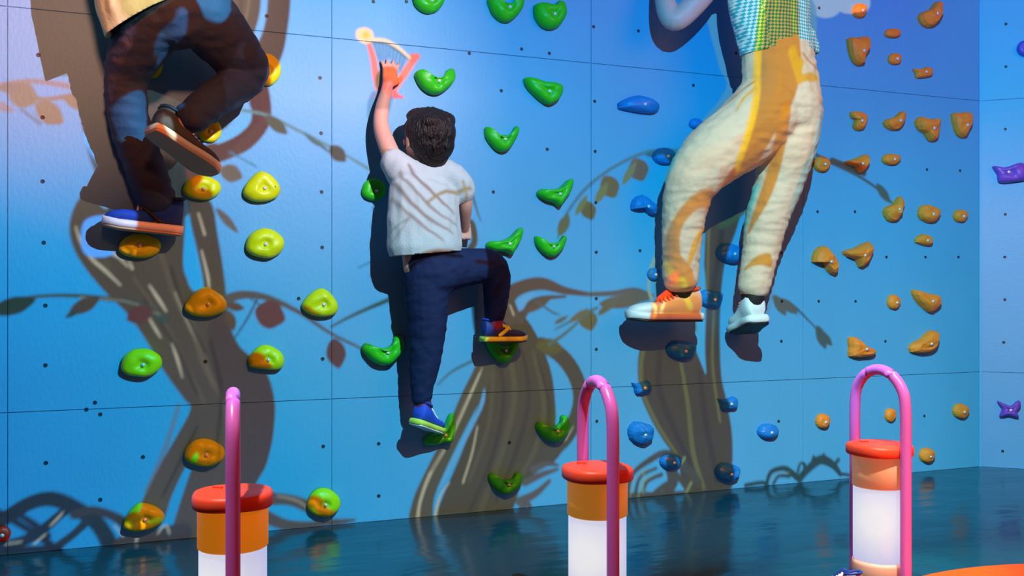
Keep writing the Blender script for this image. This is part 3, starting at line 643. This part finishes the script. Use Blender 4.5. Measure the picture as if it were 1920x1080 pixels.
for (x, y, w_, h_, s_, lb) in ora:
    hold('orange', x, y, w_, h_, s_, lb, dp=.42, rug=.45, pocket=False)

# ------------------------------------------------------------------ bodies
def frame(t_):
    t_ = t_.normalized(); a = Vector((0, 1, 0)) if abs(t_.y) < .9 else Vector((1, 0, 0))
    u = t_.cross(a).normalized(); return u, t_.cross(u).normalized()
def tube_into(bm, pts, k=1.0, n=18, sub=5):
    """pts: (Vector, radius[, ky]) ; swept smooth tube with round ends; k squashes along wall normal"""
    arr = [(p[0].x, p[0].y, p[0].z, p[1], (p[2] if len(p) > 2 else k)) for p in pts]
    q = catm(arr, False, sub) if len(arr) > 2 else [np.array(a) for a in arr]
    cen = [Vector(a[:3]) for a in q]; rad = [a[3] for a in q]; ks = [a[4] for a in q]
    rings = []
    def ring(c, tt, r, kk):
        u, v = frame(tt); row = []
        for i in range(n):
            a = 2*math.pi*i/n; d = (u*math.cos(a)+v*math.sin(a))*r; d.y *= kk; row.append(bm.verts.new(c+d))
        return row
    T = [(cen[min(i+1, len(cen)-1)]-cen[max(i-1, 0)]).normalized() for i in range(len(cen))]
    def capsq(kk, t_): return Vector((t_.x, t_.y*kk, t_.z))
    for a in (80, 55, 28):
        s_ = math.sin(math.radians(a)); c_ = math.cos(math.radians(a)); rings.append(ring(cen[0]-T[0]*rad[0]*s_*.9, T[0], rad[0]*c_, ks[0]))
    for c, t_, r, kk in zip(cen, T, rad, ks): rings.append(ring(c, t_, r, kk))
    for a in (28, 55, 80):
        s_ = math.sin(math.radians(a)); c_ = math.cos(math.radians(a)); rings.append(ring(cen[-1]+T[-1]*rad[-1]*s_*.9, T[-1], rad[-1]*c_, ks[-1]))
    for a, b in zip(rings[:-1], rings[1:]):
        for i in range(n): bm.faces.new((a[i], a[(i+1) % n], b[(i+1) % n], b[i]))
    bm.faces.new(rings[0][::-1]); bm.faces.new(rings[-1])
def ball_into(bm, c, rx_, ry_, rz_, rotm=None):
    m_ = Matrix.Translation(c) @ (rotm or Matrix()) @ Matrix.Diagonal((rx_, ry_, rz_, 1))
    bmesh.ops.create_uvsphere(bm, u_segments=20, v_segments=12, radius=1, matrix=m_)
def voxel(name, bm, vs_, m, root, smooth=4, folds=None, cut=None):
    me = bpy.data.meshes.new('tmp'); bmesh.ops.recalc_face_normals(bm, faces=bm.faces); bm.to_mesh(me); bm.free()
    t_ = bpy.data.objects.new('tmp', me); C.objects.link(t_)
    md = t_.modifiers.new('r', 'REMESH'); md.mode = 'VOXEL'; md.voxel_size = vs_; md.adaptivity = 0
    sm = t_.modifiers.new('s', 'SMOOTH'); sm.iterations = smooth; sm.factor = .5
    dg = bpy.context.evaluated_depsgraph_get(); ev = t_.evaluated_get(dg)
    out = bpy.data.meshes.new_from_object(ev); bpy.data.objects.remove(t_); bpy.data.meshes.remove(me)
    if folds:
        amp, sc, ax = folds            # ax: (sx, sy, sz) stretch of the fold pattern
        bm2 = bmesh.new(); bm2.from_mesh(out); bm2.normal_update()
        for v in bm2.verts:
            q = Vector((v.co.x*ax[0], v.co.y*ax[1], v.co.z*ax[2]))*sc
            n1 = noise.noise(q); n2 = noise.noise(q*2.3+Vector((9, 3, 1)))
            rr = (1-abs(n1)*2.4)
            v.co += v.normal*amp*(rr*.7+n2*.45)
        bm2.to_mesh(out); bm2.free()
    if cut: cut(out)
    L = root.location
    for v in out.vertices:
        if v.co.y > -.003: v.co.y = -.003      # skin flattens where it presses on the wall
        v.co -= L
    out.name = name
    out.materials.clear()
    return obj(name, out, m, root)
HSC = 1.0                             # scales how far a climber's pixels sit in front of the wall
def pt(px, py, h, rpx, k=None):
    h = h*HSC
    r = (P3(px, py, h), rpx*dep(px, py, h)/FPX)
    return r+(k,) if k is not None else r
def T(bm, lst, k=1.0, grow=1.0, add=0.0):
    tube_into(bm, [(lambda q: (q[0], q[1]*grow+add)+tuple(q[2:]))(pt(*a)) for a in lst], k)

def hand_into(bm, wrist, palm_c, fdir, side, nrm, s, curl=.35, spread=.12):
    """palm + four fingers of unequal length + thumb leaving the side of the palm. side = direction to the thumb."""
    fdir = fdir.normalized(); side = (side-fdir*side.dot(fdir)).normalized(); nrm = fdir.cross(side).normalized()*(1 if fdir.cross(side).dot(nrm) > 0 else -1)
    tube_into(bm, [(wrist, s*.165), (wrist.lerp(palm_c, .5), s*.17)], 1, 12, 3)
    for k in (-1.5, -.5, .5, 1.5):
        b0 = palm_c+side*(-k*s*.105)-fdir*s*.22; b1 = palm_c+side*(-k*s*.12)+fdir*s*.2
        tube_into(bm, [(b0, s*.095), (b1, s*.088)], 1, 10, 2)
    for k, L in ((1.5, .40), (.5, .50), (-.5, .53), (-1.5, .47)):
        kk = -k
        a = palm_c+side*(kk*s*.12)*-1*(-1)+fdir*s*.2
        d = (fdir+side*(kk*spread)).normalized()
        p1 = a+d*L*s*.42; p2 = p1+(d+nrm*curl).normalized()*L*s*.33; p3 = p2+(d*.8+nrm*curl*2).normalized()*L*s*.25
        tube_into(bm, [(a, s*.068), (p1, s*.062), (p2, s*.056), (p3, s*.048)], 1, 10, 3)
    a = palm_c+side*s*.17-fdir*s*.2
    p1 = a+(side*.8+fdir*.6).normalized()*s*.22; p2 = p1+(side*.35+fdir*.9+nrm*curl).normalized()*s*.2
    tube_into(bm, [(palm_c-fdir*s*.25+side*s*.05, s*.09), (a, s*.085), (p1, s*.07), (p2, s*.056)], 1, 10, 3)

def shoe(root, heel, toe, up, width, height, mats, opts=None):
    """A trainer: upper, sole, tongue, laces, collar lining. heel/toe are sole-bottom points."""
    opts = opts or {}
    X = (toe-heel); L = X.length; X.normalize(); Zv = (up-X*up.dot(X)).normalized(); Yv = Zv.cross(X)
    Mx = Matrix(((X.x, Yv.x, Zv.x, heel.x), (X.y, Yv.y, Zv.y, heel.y), (X.z, Yv.z, Zv.z, heel.z), (0, 0, 0, 1)))
    R_ = Matrix.Translation(-root.location) @ Mx
    st = height*.26
    prof = [(0.0, .55, 1.0), (.06, .72, 1.06), (.2, .80, 1.0), (.32, .80, .92), (.45, .84, .74), (.6, .95, .6), (.75, 1.0, .58), (.88, .88, .52), (.96, .62, .44), (1.0, .36, .32)]
    def section(bm, x, wd, z0, z1, n=16, sq=.6):
        row = []
        for i in range(n):
            a = 2*math.pi*i/n; ca, sa = math.cos(a), math.sin(a)
            y = wd/2*math.copysign(abs(ca)**sq, ca); z = (z0+z1)/2+(z1-z0)/2*math.copysign(abs(sa)**sq, sa)
            row.append(bm.verts.new((x, y, z)))
        return row
    def loft(rows, bm):
        for a, b in zip(rows[:-1], rows[1:]):
            for i in range(len(a)): bm.faces.new((a[i], a[(i+1) % len(a)], b[(i+1) % len(a)], b[i]))
        bm.faces.new(rows[0][::-1]); bm.faces.new(rows[-1])
    bm = bmesh.new(); rows = []
    pr = catm(prof, False, 3)
    for x, w_, h_ in pr: rows.append(section(bm, x*L*.98+L*.01, width*w_*(.94), st*.7, max(st*1.25, height*h_), sq=.85))
    loft(rows, bm); bmesh.ops.transform(bm, matrix=R_, verts=bm.verts)
    up_o = obj('shoe', bm, mats['upper'], root)
    bm = bmesh.new(); rows = []
    for x, w_, h_ in pr:
        tl = st*.25*max(0, x-.8)/.2
        rows.append(section(bm, x*L*1.03-L*.015, width*w_*1.08, tl, st+tl, n=16, sq=.45))
    loft(rows, bm); bmesh.ops.transform(bm, matrix=R_, verts=bm.verts)
    obj('sole', bm, mats['sole'], up_o)
    if 'outsole' in mats:
        bm = bmesh.new(); rows = []
        for x, w_, h_ in pr:
            tl = st*.25*max(0, x-.8)/.2
            rows.append(section(bm, x*L*1.0, width*w_*1.0, tl-st*.22, tl+st*.1, n=16, sq=.5))
        loft(rows, bm); bmesh.ops.transform(bm, matrix=R_, verts=bm.verts); obj('outsole', bm, mats['outsole'], up_o)
    # collar
    bm = bmesh.new()
    tube = []
    for i in range(14):
        a = 2*math.pi*i/14; tube.append(Vector((L*(.17+.16*math.cos(a)), width*.33*math.sin(a), height*(1.02-.06*math.cos(a)))))
    ringtube(bm, tube, width*.055); bmesh.ops.transform(bm, matrix=R_, verts=bm.verts); obj('collar', bm, mats['collar'], up_o)
    # tongue + laces
    bm = bmesh.new()
    tube_into(bm, [(Vector((L*.34, 0, height*.98)), width*.2), (Vector((L*.42, 0, height*.86)), width*.2), (Vector((L*.56, 0, height*.64)), width*.16)], .55, 10, 3)
    bmesh.ops.transform(bm, matrix=R_, verts=bm.verts); obj('tongue', bm, mats['tongue'], up_o)
    bm = bmesh.new()
    for i in range(5):
        x = .36+i*.052; z = np.interp(x, [p[0] for p in prof], [p[2] for p in prof])*height*1.06
        tube_into(bm, [(Vector((L*x, -width*.30, z*.86)), .0035), (Vector((L*(x+.01), 0, z+.006)), .0038), (Vector((L*(x+.02), width*.30, z*.86)), .0035)], 1, 6, 4)
    bmesh.ops.transform(bm, matrix=R_, verts=bm.verts); obj('laces', bm, mats['lace'], up_o)
    if 'stripe' in mats:
        for s_ in (-1, 1):
            bm = bmesh.new()
            tube_into(bm, [(Vector((L*.3, s_*width*.40, st*1.2)), .007), (Vector((L*.42, s_*width*.40, height*.5)), .007), (Vector((L*.52, s_*width*.34, height*.66)), .006)], .5, 8, 3)
            bmesh.ops.transform(bm, matrix=R_, verts=bm.verts); obj('side_stripe', bm, mats['stripe'], up_o)
    return up_o
def ringtube(bm, pts, r, n=8):
    N = len(pts); rows = []
    for i in range(N):
        t_ = (pts[(i+1) % N]-pts[i-1]).normalized(); u, v = frame(t_)
        rows.append([bm.verts.new(pts[i]+(u*math.cos(2*math.pi*k/n)+v*math.sin(2*math.pi*k/n))*r) for k in range(n)])
    for i in range(N):
        a, b = rows[i], rows[(i+1) % N]
        # align twist
        j0 = min(range(n), key=lambda j: (b[j].co-a[0].co).length)
        for k in range(n): bm.faces.new((a[k], a[(k+1) % n], b[(k+1+j0) % n], b[(k+j0) % n]))

def head_into(bm, c, s, fwd, up):
    """head with brow, nose, lips, chin, ears; s = head height"""
    fwd = (fwd-up*fwd.dot(up)).normalized(); sd = up.cross(fwd)
    R_ = Matrix(((sd.x, fwd.x, up.x, 0), (sd.y, fwd.y, up.y, 0), (sd.z, fwd.z, up.z, 0), (0, 0, 0, 1)))
    def b(x, y, z, rx_, ry_, rz_): ball_into(bm, c + (R_ @ Vector((x*s, y*s, z*s))), rx_*s, ry_*s, rz_*s, R_)
    b(0, -.06, .10, .345, .41, .37); b(0, .06, -.10, .29, .34, .34); b(0, .16, -.34, .17, .19, .13)
    b(0, .28, .08, .24, .12, .07); b(0, .42, -.06, .045, .075, .10); b(0, .44, -.12, .07, .06, .05)
    b(0, .36, -.235, .11, .06, .025); b(0, .35, -.275, .10, .06, .028); b(.19, .22, -.08, .10, .12, .09); b(-.19, .22, -.08, .10, .12, .09)
    for q in (-1, 1): b(q*.345, -.02, -.03, .035, .075, .12); b(q*.355, -.04, .0, .04, .06, .07)
    return R_
def eyes(root, c, s, R_, iris):
    for q in (-1, 1):
        bm = bmesh.new(); p = c + (R_ @ Vector((q*.13*s, .335*s, .0)))
        ball_into(bm, p-root.location, .055*s, .05*s, .04*s, R_); e = obj('eye', bm, M_white, root)
        bm = bmesh.new(); p2 = c + (R_ @ Vector((q*.13*s, .375*s, .0))); ball_into(bm, p2-root.location, .022*s, .015*s, .022*s, R_); obj('iris', bm, M_black, e)
def hair_into(bm, c, s, R_, full=True):
    def b(x, y, z, rx_, ry_, rz_): ball_into(bm, c + (R_ @ Vector((x*s, y*s, z*s))), rx_*s, ry_*s, rz_*s, R_)
    b(0, -.08, .13, .395, .43, .385); b(0, -.20, -.04, .355, .30, .30); b(0, .10, .33, .30, .32, .16)
    b(.10, -.30, .30, .2, .16, .14); b(-.12, -.2, .34, .22, .2, .14); b(0, -.30, -.22, .24, .14, .16)
    rnd = random.Random(3)
    for i in range(46):
        a = rnd.uniform(-math.pi, math.pi); e = rnd.uniform(-.4, 1.45)
        d = Vector((math.cos(a)*math.cos(e)*.39, math.sin(a)*math.cos(e)*.42-.08, math.sin(e)*.38+.12))
        if d.y > .22 and d.z < .25: continue
        p = c + (R_ @ (d*s)); t_ = c + (R_ @ ((d+Vector((rnd.uniform(-.05, .05), rnd.uniform(-.06, .06), -.13)))*s*1.02))
        tube_into(bm, [(p, s*.03), (t_, s*.015)], 1, 6, 2)

WALLDIR = Vector((0, 1, 0)); UP = Vector((0, 0, 1))
# ---------- child
base = P3(800, 800, .1)
ch = empty('person', base, 'small child in pale grey tee and navy joggers reaching up the wall, seen from behind', 'person')
bm = bmesh.new()
hs = 116*dep(800, 258, .14)/FPX
hc = P3(800, 262, .15)
Rh = head_into(bm, hc, hs, WALLDIR+Vector((-.25, 0, .25)), (UP+Vector((.03, -.25, 0))).normalized())
T(bm, [(796,305,.15,22),(796,332,.15,26)])
T(bm, [(796,340,.14,52),(797,400,.15,54),(800,460,.15,50),(805,500,.15,50)], .62)
T(bm, [(760,325,.13,22),(741,305,.12,19),(722,262,.09,16.5),(714,232,.07,14.5),(717,200,.055,13),(724,172,.045,10.5),(728,155,.04,11)])
T(bm, [(842,330,.14,22),(864,352,.15,17),(872,380,.14,14),(871,402,.10,13),(870,425,.05,11)])
hand_into(bm, P3(726,165,.042), P3(731,144,.030), Vector((.10, .25, 1)), Vector((1, 0, .0)), Vector((0, 1, 0)), .105, curl=.25, spread=.22)
hand_into(bm, P3(870,422,.05), P3(871,436,.035), Vector((.1, .5, .8)), Vector((-1, 0, 0)), Vector((0, 1, 0)), .10, curl=.5)
T(bm, [(796,500,.14,36),(800,600,.12,28),(797,690,.11,22),(792,750,.11,15),(793,785,.10,14)])
T(bm, [(840,505,.14,36),(915,500,.12,26),(931,520,.11,24),(928,580,.11,17),(926,612,.10,14)])
voxel('body', bm, .0045, M_skin, ch, 3)
eyes(ch, hc, hs, Rh, None)
bm = bmesh.new(); hair_into(bm, hc, hs*1.02, Rh); voxel('hair', bm, .004, M_hair, ch, 2, folds=(.002, 60, (1, 1, .35)))
bm = bmesh.new()
T(bm, [(796,332,.15,48,.62),(795,352,.15,64,.62),(794,400,.155,69,.64),(796,440,.155,71,.66),(797,462,.155,72,.68)])
T(bm, [(752,322,.14,30),(737,303,.125,26)]); T(bm, [(776,325,.145,28),(750,318,.14,30)]); T(bm, [(835,330,.145,32),(858,342,.15,27),(866,360,.15,25)])
def hemcut(px0, py0, px1, py1, h, keep_up=True):
    h = h*HSC
    a = P3(px0, py0, h); b = P3(px1, py1, h); n = (b-a).cross(Vector((0, 1, 0))); n.normalize()
    if (n.z > 0) != keep_up: n = -n
    def f(me):
        bm2 = bmesh.new(); bm2.from_mesh(me)
        r = bmesh.ops.bisect_plane(bm2, geom=bm2.verts[:]+bm2.edges[:]+bm2.faces[:], plane_co=a, plane_no=-n, clear_outer=True)
        es = [e for e in r['geom_cut'] if isinstance(e, bmesh.types.BMEdge)]
        ex = bmesh.ops.extrude_edge_only(bm2, edges=es)
        for v in [g for g in ex['geom'] if isinstance(g, bmesh.types.BMVert)]:
            ctr = P3((px0+px1)/2, (py0+py1)/2, h); d = (ctr-v.co); d -= n*d.dot(n)
            v.co += d*.10+n*.012
        bm2.to_mesh(me); bm2.free()
    return f
voxel('shirt', bm, .006, M_shirtc, ch, 4, folds=(.004, 13, (1.6, 1, .9)), cut=hemcut(722,482,868,470,.155))
bm = bmesh.new()
T(bm, [(810,484,.15,54,.75),(815,510,.15,54,.8)])
T(bm, [(800,512,.14,44),(800,560,.13,42),(801,610,.125,36),(797,670,.115,30),(791,725,.11,22),(790,746,.11,19)])
T(bm, [(838,505,.145,42),(885,500,.13,34),(918,500,.12,31),(930,520,.115,27),(930,560,.11,23),(927,592,.11,19)])
voxel('trousers', bm, .006, M_navy, ch, 3, folds=(.0035, 15, (1, 1, 1.6)))
for sk in ([(791,744,.11,17),(794,772,.105,16)], [(927,588,.11,16),(927,610,.105,15.5)]):
    bm = bmesh.new(); T(bm, sk)
    for v in bm.verts: v.co -= ch.location
    obj('sock', bm, M_maroon, ch)
ck = dict(upper=M_blue, sole=M_lime, collar=M_blued, tongue=M_blued, lace=M_white, outsole=M_white)
shoe(ch, P3(778,795,.14), P3(822,812,.035), P3(800,740,.12)-P3(805,800,.09), .082, .075, ck)
ck2 = dict(upper=mat('navy_mesh', (.01, .03, .22), .6, var=.2), sole=M_lime, collar=M_blue, tongue=M_blue, lace=M_lime, stripe=M_lime, outsole=M_black)
shoe(ch, P3(905,641,.11), P3(984,640,.075), UP, .07, .075, ck2)

# ---------- left climber
HSC = .72
la = empty('person', P3(265, 440, .15*HSC), 'climber in a lime tee and dark trousers with one foot lifted behind', 'person')
bm = bmesh.new()
hc = P3(262, -330, .34*HSC); hs = .235
Rh = head_into(bm, hc, hs, WALLDIR, UP)
T(bm, [(262,-270,.34,36),(262,-235,.34,42)]); T(bm, [(265,-215,.34,85),(262,-130,.34,88),(280,-40,.36,80),(318,10,.38,78)], .62)
for (s_, e_, h_) in (((195,-220,.33), (172,-330,.22), (200,-440,.05)), ((345,-220,.33), (430,-300,.2), (450,-420,.05))):
    T(bm, [(*s_, 40), ((s_[0]+e_[0])/2, (s_[1]+e_[1])/2, (s_[2]+e_[2])/2, 32), (*e_, 26), ((h_[0]+e_[0])/2, (h_[1]+e_[1])/2, (h_[2]+e_[2])/2, 25), (*h_, 17)])
    hand_into(bm, P3(h_[0], h_[1], .05*HSC), P3(h_[0], h_[1]-45, .045*HSC), Vector((0, .2, 1)), Vector((1 if h_[0] < 250 else -1, 0, 0)), Vector((0, 1, 0)), .17, curl=.4)
T(bm, [(285,30,.36,44),(238,150,.18,30),(262,270,.12,26),(292,380,.105,20),(292,410,.10,20)])
T(bm, [(375,20,.36,44),(465,135,.22,30),(420,170,.32,26),(360,218,.43,20),(338,232,.44,18)])
voxel('body', bm, .0065, M_skin, la, 3); eyes(la, hc, hs, Rh, None)
bm = bmesh.new(); hair_into(bm, hc, hs*1.02, Rh); voxel('hair', bm, .007, M_hair, la, 2)
bm = bmesh.new()
T(bm, [(263,-228,.34,84),(262,-150,.34,98),(272,-70,.35,102),(290,-5,.36,106),(300,22,.37,108),(308,50,.37,108)], .72)
T(bm, [(205,-215,.34,52),(182,-255,.30,46),(176,-290,.26,42)]); T(bm, [(322,-215,.34,52),(372,-245,.29,46),(405,-275,.25,42)])
voxel('shirt', bm, .008, M_limeshirt, la, 4, folds=(.005, 8, (1.5, 1, 1)), cut=hemcut(203,68,395,-20,.37))
bm = bmesh.new()
T(bm, [(322,-12,.37,84,.8),(338,16,.38,82,.85)])
T(bm, [(300,25,.37,62),(268,75,.30,52),(240,130,.20,42),(236,180,.16,37),(246,240,.13,36),(270,310,.11,36),(292,372,.105,35)])
T(bm, [(372,20,.37,64),(420,75,.30,54),(460,128,.24,44),(452,152,.25,36),(412,180,.33,34),(376,206,.41,33),(360,220,.44,31)])
voxel('trousers', bm, .0075, M_dark, la, 3, folds=(.005, 12, (.75, .75, 2.3)))
bm = bmesh.new(); T(bm, [(290,385,.105,22),(290,405,.10,20)])
for v in bm.verts: v.co -= la.location
obj('sock', bm, M_coral, la)
lk = dict(upper=M_blued, sole=mat('white_sole', (.72, .70, .66), .5), collar=M_black, tongue=M_black, lace=M_skin2, outsole=M_tan, stripe=M_black)
shoe(la, P3(340,440, .10*HSC), P3(192,424, .10*HSC), UP+Vector((-.06, 0, 0)), .098, .105, lk)
lk2 = dict(upper=mat('olive_mesh', (.05, .05, .035), .7, var=.3), sole=mat('pale_sole', (.62, .55, .36), .5), collar=M_black, tongue=M_dark, lace=M_white, outsole=M_tan)
hl, tl_ = P3(282,246, .50*HSC), P3(402,330, .36*HSC)
shoe(la, hl, tl_, P3(372,215, .40*HSC)-P3(320,262, .50*HSC), .10, .088, lk2)

# ---------- right climber
HSC = .85
rc = empty('person', P3(1400, 610, .15*HSC), 'climber in cream trousers, a mint dotted top and white shoes', 'person')
bm = bmesh.new()
hc = P3(1425, -215, .32*HSC); hs = .225
Rh = head_into(bm, hc, hs, WALLDIR, UP)
T(bm, [(1426,-165,.32,26),(1428,-140,.32,30)]); T(bm, [(1430,-120,.32,62),(1440,-40,.33,66),(1452,40,.34,60),(1460,110,.34,62)], .62)
T(bm, [(1372,-115,.32,28),(1330,-30,.28,24),(1290,20,.24,22),(1264,38,.22,20),(1250,15,.18,20),(1244,-40,.10,18),(1246,-90,.05,13)])
hand_into(bm, P3(1246,-88, .05*HSC), P3(1248,-120, .045*HSC), Vector((0, .2, 1)), Vector((1, 0, 0)), Vector((0, 1, 0)), .165, curl=.4)
T(bm, [(1490,-115,.32,28),(1540,-170,.27,22),(1565,-210,.2,19),(1560,-260,.12,18),(1556,-300,.05,13)])
hand_into(bm, P3(1556,-298, .05*HSC), P3(1555,-328, .045*HSC), Vector((0, .2, 1)), Vector((-1, 0, 0)), Vector((0, 1, 0)), .165, curl=.4)
T(bm, [(1430,215,.33,48),(1300,340,.24,32),(1280,440,.2,25),(1275,540,.16,18),(1275,565,.15,18)])
T(bm, [(1490,215,.33,42),(1465,330,.28,32),(1435,430,.22,25),(1412,540,.17,18),(1408,575,.16,18)])
voxel('body', bm, .0065, M_skin2, rc, 3); eyes(rc, hc, hs, Rh, None)
bm = bmesh.new(); hair_into(bm, hc, hs*1.02, Rh); voxel('hair', bm, .007, M_hair, rc, 2)
bm = bmesh.new()
T(bm, [(1430,-130,.32,62),(1436,-60,.33,76),(1441,0,.335,82),(1450,60,.34,76),(1458,100,.34,76),(1460,125,.34,78)], .72)
T(bm, [(1380,-118,.32,38),(1352,-80,.30,34),(1338,-48,.28,31)]); T(bm, [(1480,-118,.32,38),(1515,-145,.30,32),(1540,-168,.28,29)])
T(bm, [(1510,70,.34,20),(1526,96,.34,12)])
voxel('shirt', bm, .007, M_mint, rc, 4, folds=(.004, 12, (1.3, 1, 1)), cut=hemcut(1370,101,1540,101,.34))
bm = bmesh.new()
T(bm, [(1456,90,.34,70,.8),(1462,140,.34,74,.8),(1468,200,.34,76,.85)])
T(bm, [(1440,205,.34,68),(1395,250,.31,66),(1340,290,.28,60),(1304,330,.25,52),(1287,375,.22,44),(1280,430,.2,38),(1277,480,.18,35),(1276,522,.17,33)])
T(bm, [(1486,205,.34,56),(1476,270,.32,54),(1464,330,.28,46),(1444,390,.25,41),(1432,440,.22,37),(1422,495,.21,32),(1414,535,.20,30)])
voxel('trousers', bm, .0075, M_cream, rc, 3, folds=(.0045, 13, (.75, .75, 2.3)))
for (a_, b2) in (((1278,528,.165,22), (1276,548,.155,21)), ((1413,540,.20,22), (1412,562,.20,22))):
    bm = bmesh.new(); T(bm, [a_, b2])
    for v in bm.verts: v.co -= rc.location
    obj('sock', bm, M_black, rc)
rk = dict(upper=M_white, sole=mat('shoe_sole_white', (.74, .76, .78), .5), collar=M_coral, tongue=M_coral, lace=M_coral, outsole=M_black)
shoe(rc, P3(1310,600, .15*HSC), P3(1178,600, .14*HSC), UP, .115, .115, rk)
rk2 = dict(rk); 
shoe(rc, P3(1424,604, .27*HSC), P3(1386,628, .045*HSC), UP+Vector((0, .1, 0)), .125, .125, rk2)

HSC = 1.0
# ------------------------------------------------------------------ lanterns
M_pink = mat('pink_tube', (.70, .15, .58), .3, .5, var=.03)
M_lid = mat('red_lid', (.95, .085, .03), .4, .3)
M_band = [mat('orange_band', (.95, .30, .02), .45, .3, emit=(1, .30, .01), estr=.35), mat('amber_band', (.95, .42, .09), .45, .3, emit=(1, .38, .03), estr=.25), mat('peach_band', (.88, .50, .29), .45, .3, emit=(1, .45, .2), estr=.2)]
M_base = mat('peach_base', (.85, .48, .33), .5)
def glass_mat():
    m = bpy.data.materials.new('glowing_frosted_glass'); m.use_nodes = True; nt = m.node_tree; b = nt.nodes['Principled BSDF']
    b.inputs['Base Color'].default_value = (.10, .10, .14, 1); b.inputs['Roughness'].default_value = .3
    tc = nt.nodes.new('ShaderNodeTexCoord'); vm = nt.nodes.new('ShaderNodeVectorMath'); vm.operation = 'DISTANCE'; vm.inputs[1].default_value = (-.05, -.04, .19)
    nt.links.new(tc.outputs['Object'], vm.inputs[0])
    rp = nt.nodes.new('ShaderNodeValToRGB'); rp.color_ramp.elements[0].position = .03; rp.color_ramp.elements[0].color = (.98, .98, 1, 1)
    rp.color_ramp.elements[1].position = .16; rp.color_ramp.elements[1].color = (.52, .54, .94, 1)
    nt.links.new(vm.outputs['Value'], rp.inputs[0]); nt.links.new(rp.outputs[0], b.inputs['Emission Color']); b.inputs['Emission Strength'].default_value = .78
    return m
M_glass = glass_mat()
def lathe(prof, n=40, sq=None, rot=0):
    bm = bmesh.new(); rows = []
    for r0, z0 in prof:
        row = []
        for i in range(n):
            a = 2*math.pi*i/n; rr = r0
            if sq:
                p = sq; rr = r0/((abs(math.cos(a))**p+abs(math.sin(a))**p)**(1/p))
            row.append(bm.verts.new((rr*math.cos(a+rot), rr*math.sin(a+rot), z0)))
        rows.append(row)
    for a, b in zip(rows[:-1], rows[1:]):
        for i in range(n): bm.faces.new((a[i], a[(i+1) % n], b[(i+1) % n], b[i]))
    bm.faces.new(rows[0][::-1]); bm.faces.new(rows[-1]); return bm
LL = ['pink handled lantern with an orange band, leftmost and nearest', 'pink handled lantern with an amber band in front of the middle tree', 'pink handled lantern with a peach band beside the orange disc']
for i, (la_, d_) in enumerate(LANT):
    base = world_at(la_, d_, 0)
    t_ = empty('lantern', base, LL[i], 'lantern', 'glowing floor lanterns')
    vx = (base-CAM); va = math.atan2(vx.y, vx.x)     # bearing from the camera
    rot = math.atan2((Fv-Rv*.2877).y, (Fv-Rv*.2877).x) + (0, 0, .13)[i]
    obj('base', lathe([(.066, 0), (.072, .006), (.073, .065), (.070, .075)]), M_base, t_)
    obj('glass', lathe([(.068, .0752), (.0695, .08), (.0695, .27), (.068, .2745)]), M_glass, t_)
    obj('band', lathe([(.069, .275), (.0725, .278), (.0725, .358), (.069, .3605)]), M_band[i], t_)
    ld = obj('lid', lathe([(.070, .3606), (.080, .362), (.0825, .366), (.0825, .384), (.079, .390), (.074, .392), (.04, .3945), (.01, .395)], 48, sq=2.5, rot=rot), M_lid, t_)
    bm = bmesh.new(); boxm(bm, (-.012, -.003, .3935), (.012, .003, .3975), .001)
    bmesh.ops.transform(bm, matrix=Matrix.Rotation(rot+.9, 4, 'Z') @ Matrix.Translation((.04, 0, 0)), verts=bm.verts); obj('clasp', bm, M_lid, ld, smooth=False)
    bm = bmesh.new(); R0 = .1 if i != 2 else .094; dd_ = Vector((math.cos(rot), math.sin(rot), 0)); pts = []
    for z in (0.016, .1, .2, .3, .4, .47): pts.append((-dd_*R0+Vector((0, 0, z)), .0148))
    for k in range(1, 10):
        a = math.pi*k/10; pts.append((-dd_*R0*math.cos(a)+Vector((0, 0, .495+.1*math.sin(a))), .0148))
    for z in (.47, .4, .3, .2, .1, .016): pts.append((dd_*R0+Vector((0, 0, z)), .0148))
    tube_into(bm, pts, 1, 14, 3); obj('handle', bm, M_pink, t_)
    for s_ in (-1, 1):
        bm = bmesh.new(); tube_into(bm, [(dd_*s_*.07+Vector((0, 0, .035)), .008), (dd_*s_*R0+Vector((0, 0, .035)), .008)], 1, 8, 2); obj('bracket', bm, M_pink, t_)

# ------------------------------------------------------------------ orange disc and the little shoe at the lower edge
M_disc = mat('orange_vinyl', (1.0, .10, .002), .6, .1, var=.02)
dc = world_at(1.50, 1.92, 0)
bm = lathe([(.74, 0), (.775, .006), (.78, .03), (.775, .054), (.755, .06), (.3, .06), (.02, .06)], 96)
o = obj('round_platform', bm, M_disc, loc=dc); tag(o, 'flat round bright orange platform on the floor in the lower right corner', 'platform')
tp = world_at((1562-960)/FPX*2.56, 2.56, 0)
ts = empty('toy_shoe', tp, 'small pale pink shoe with a navy rim on the floor beside the right lantern', 'shoe')
shoe(ts, tp+Rv*.06+Fv*-.045, tp-Rv*.045+Fv*.035, UP, .06, .075, dict(upper=mat('pale_pink', (.75, .55, .70), .5), sole=M_blued, collar=M_blued, tongue=M_blued, lace=M_white))
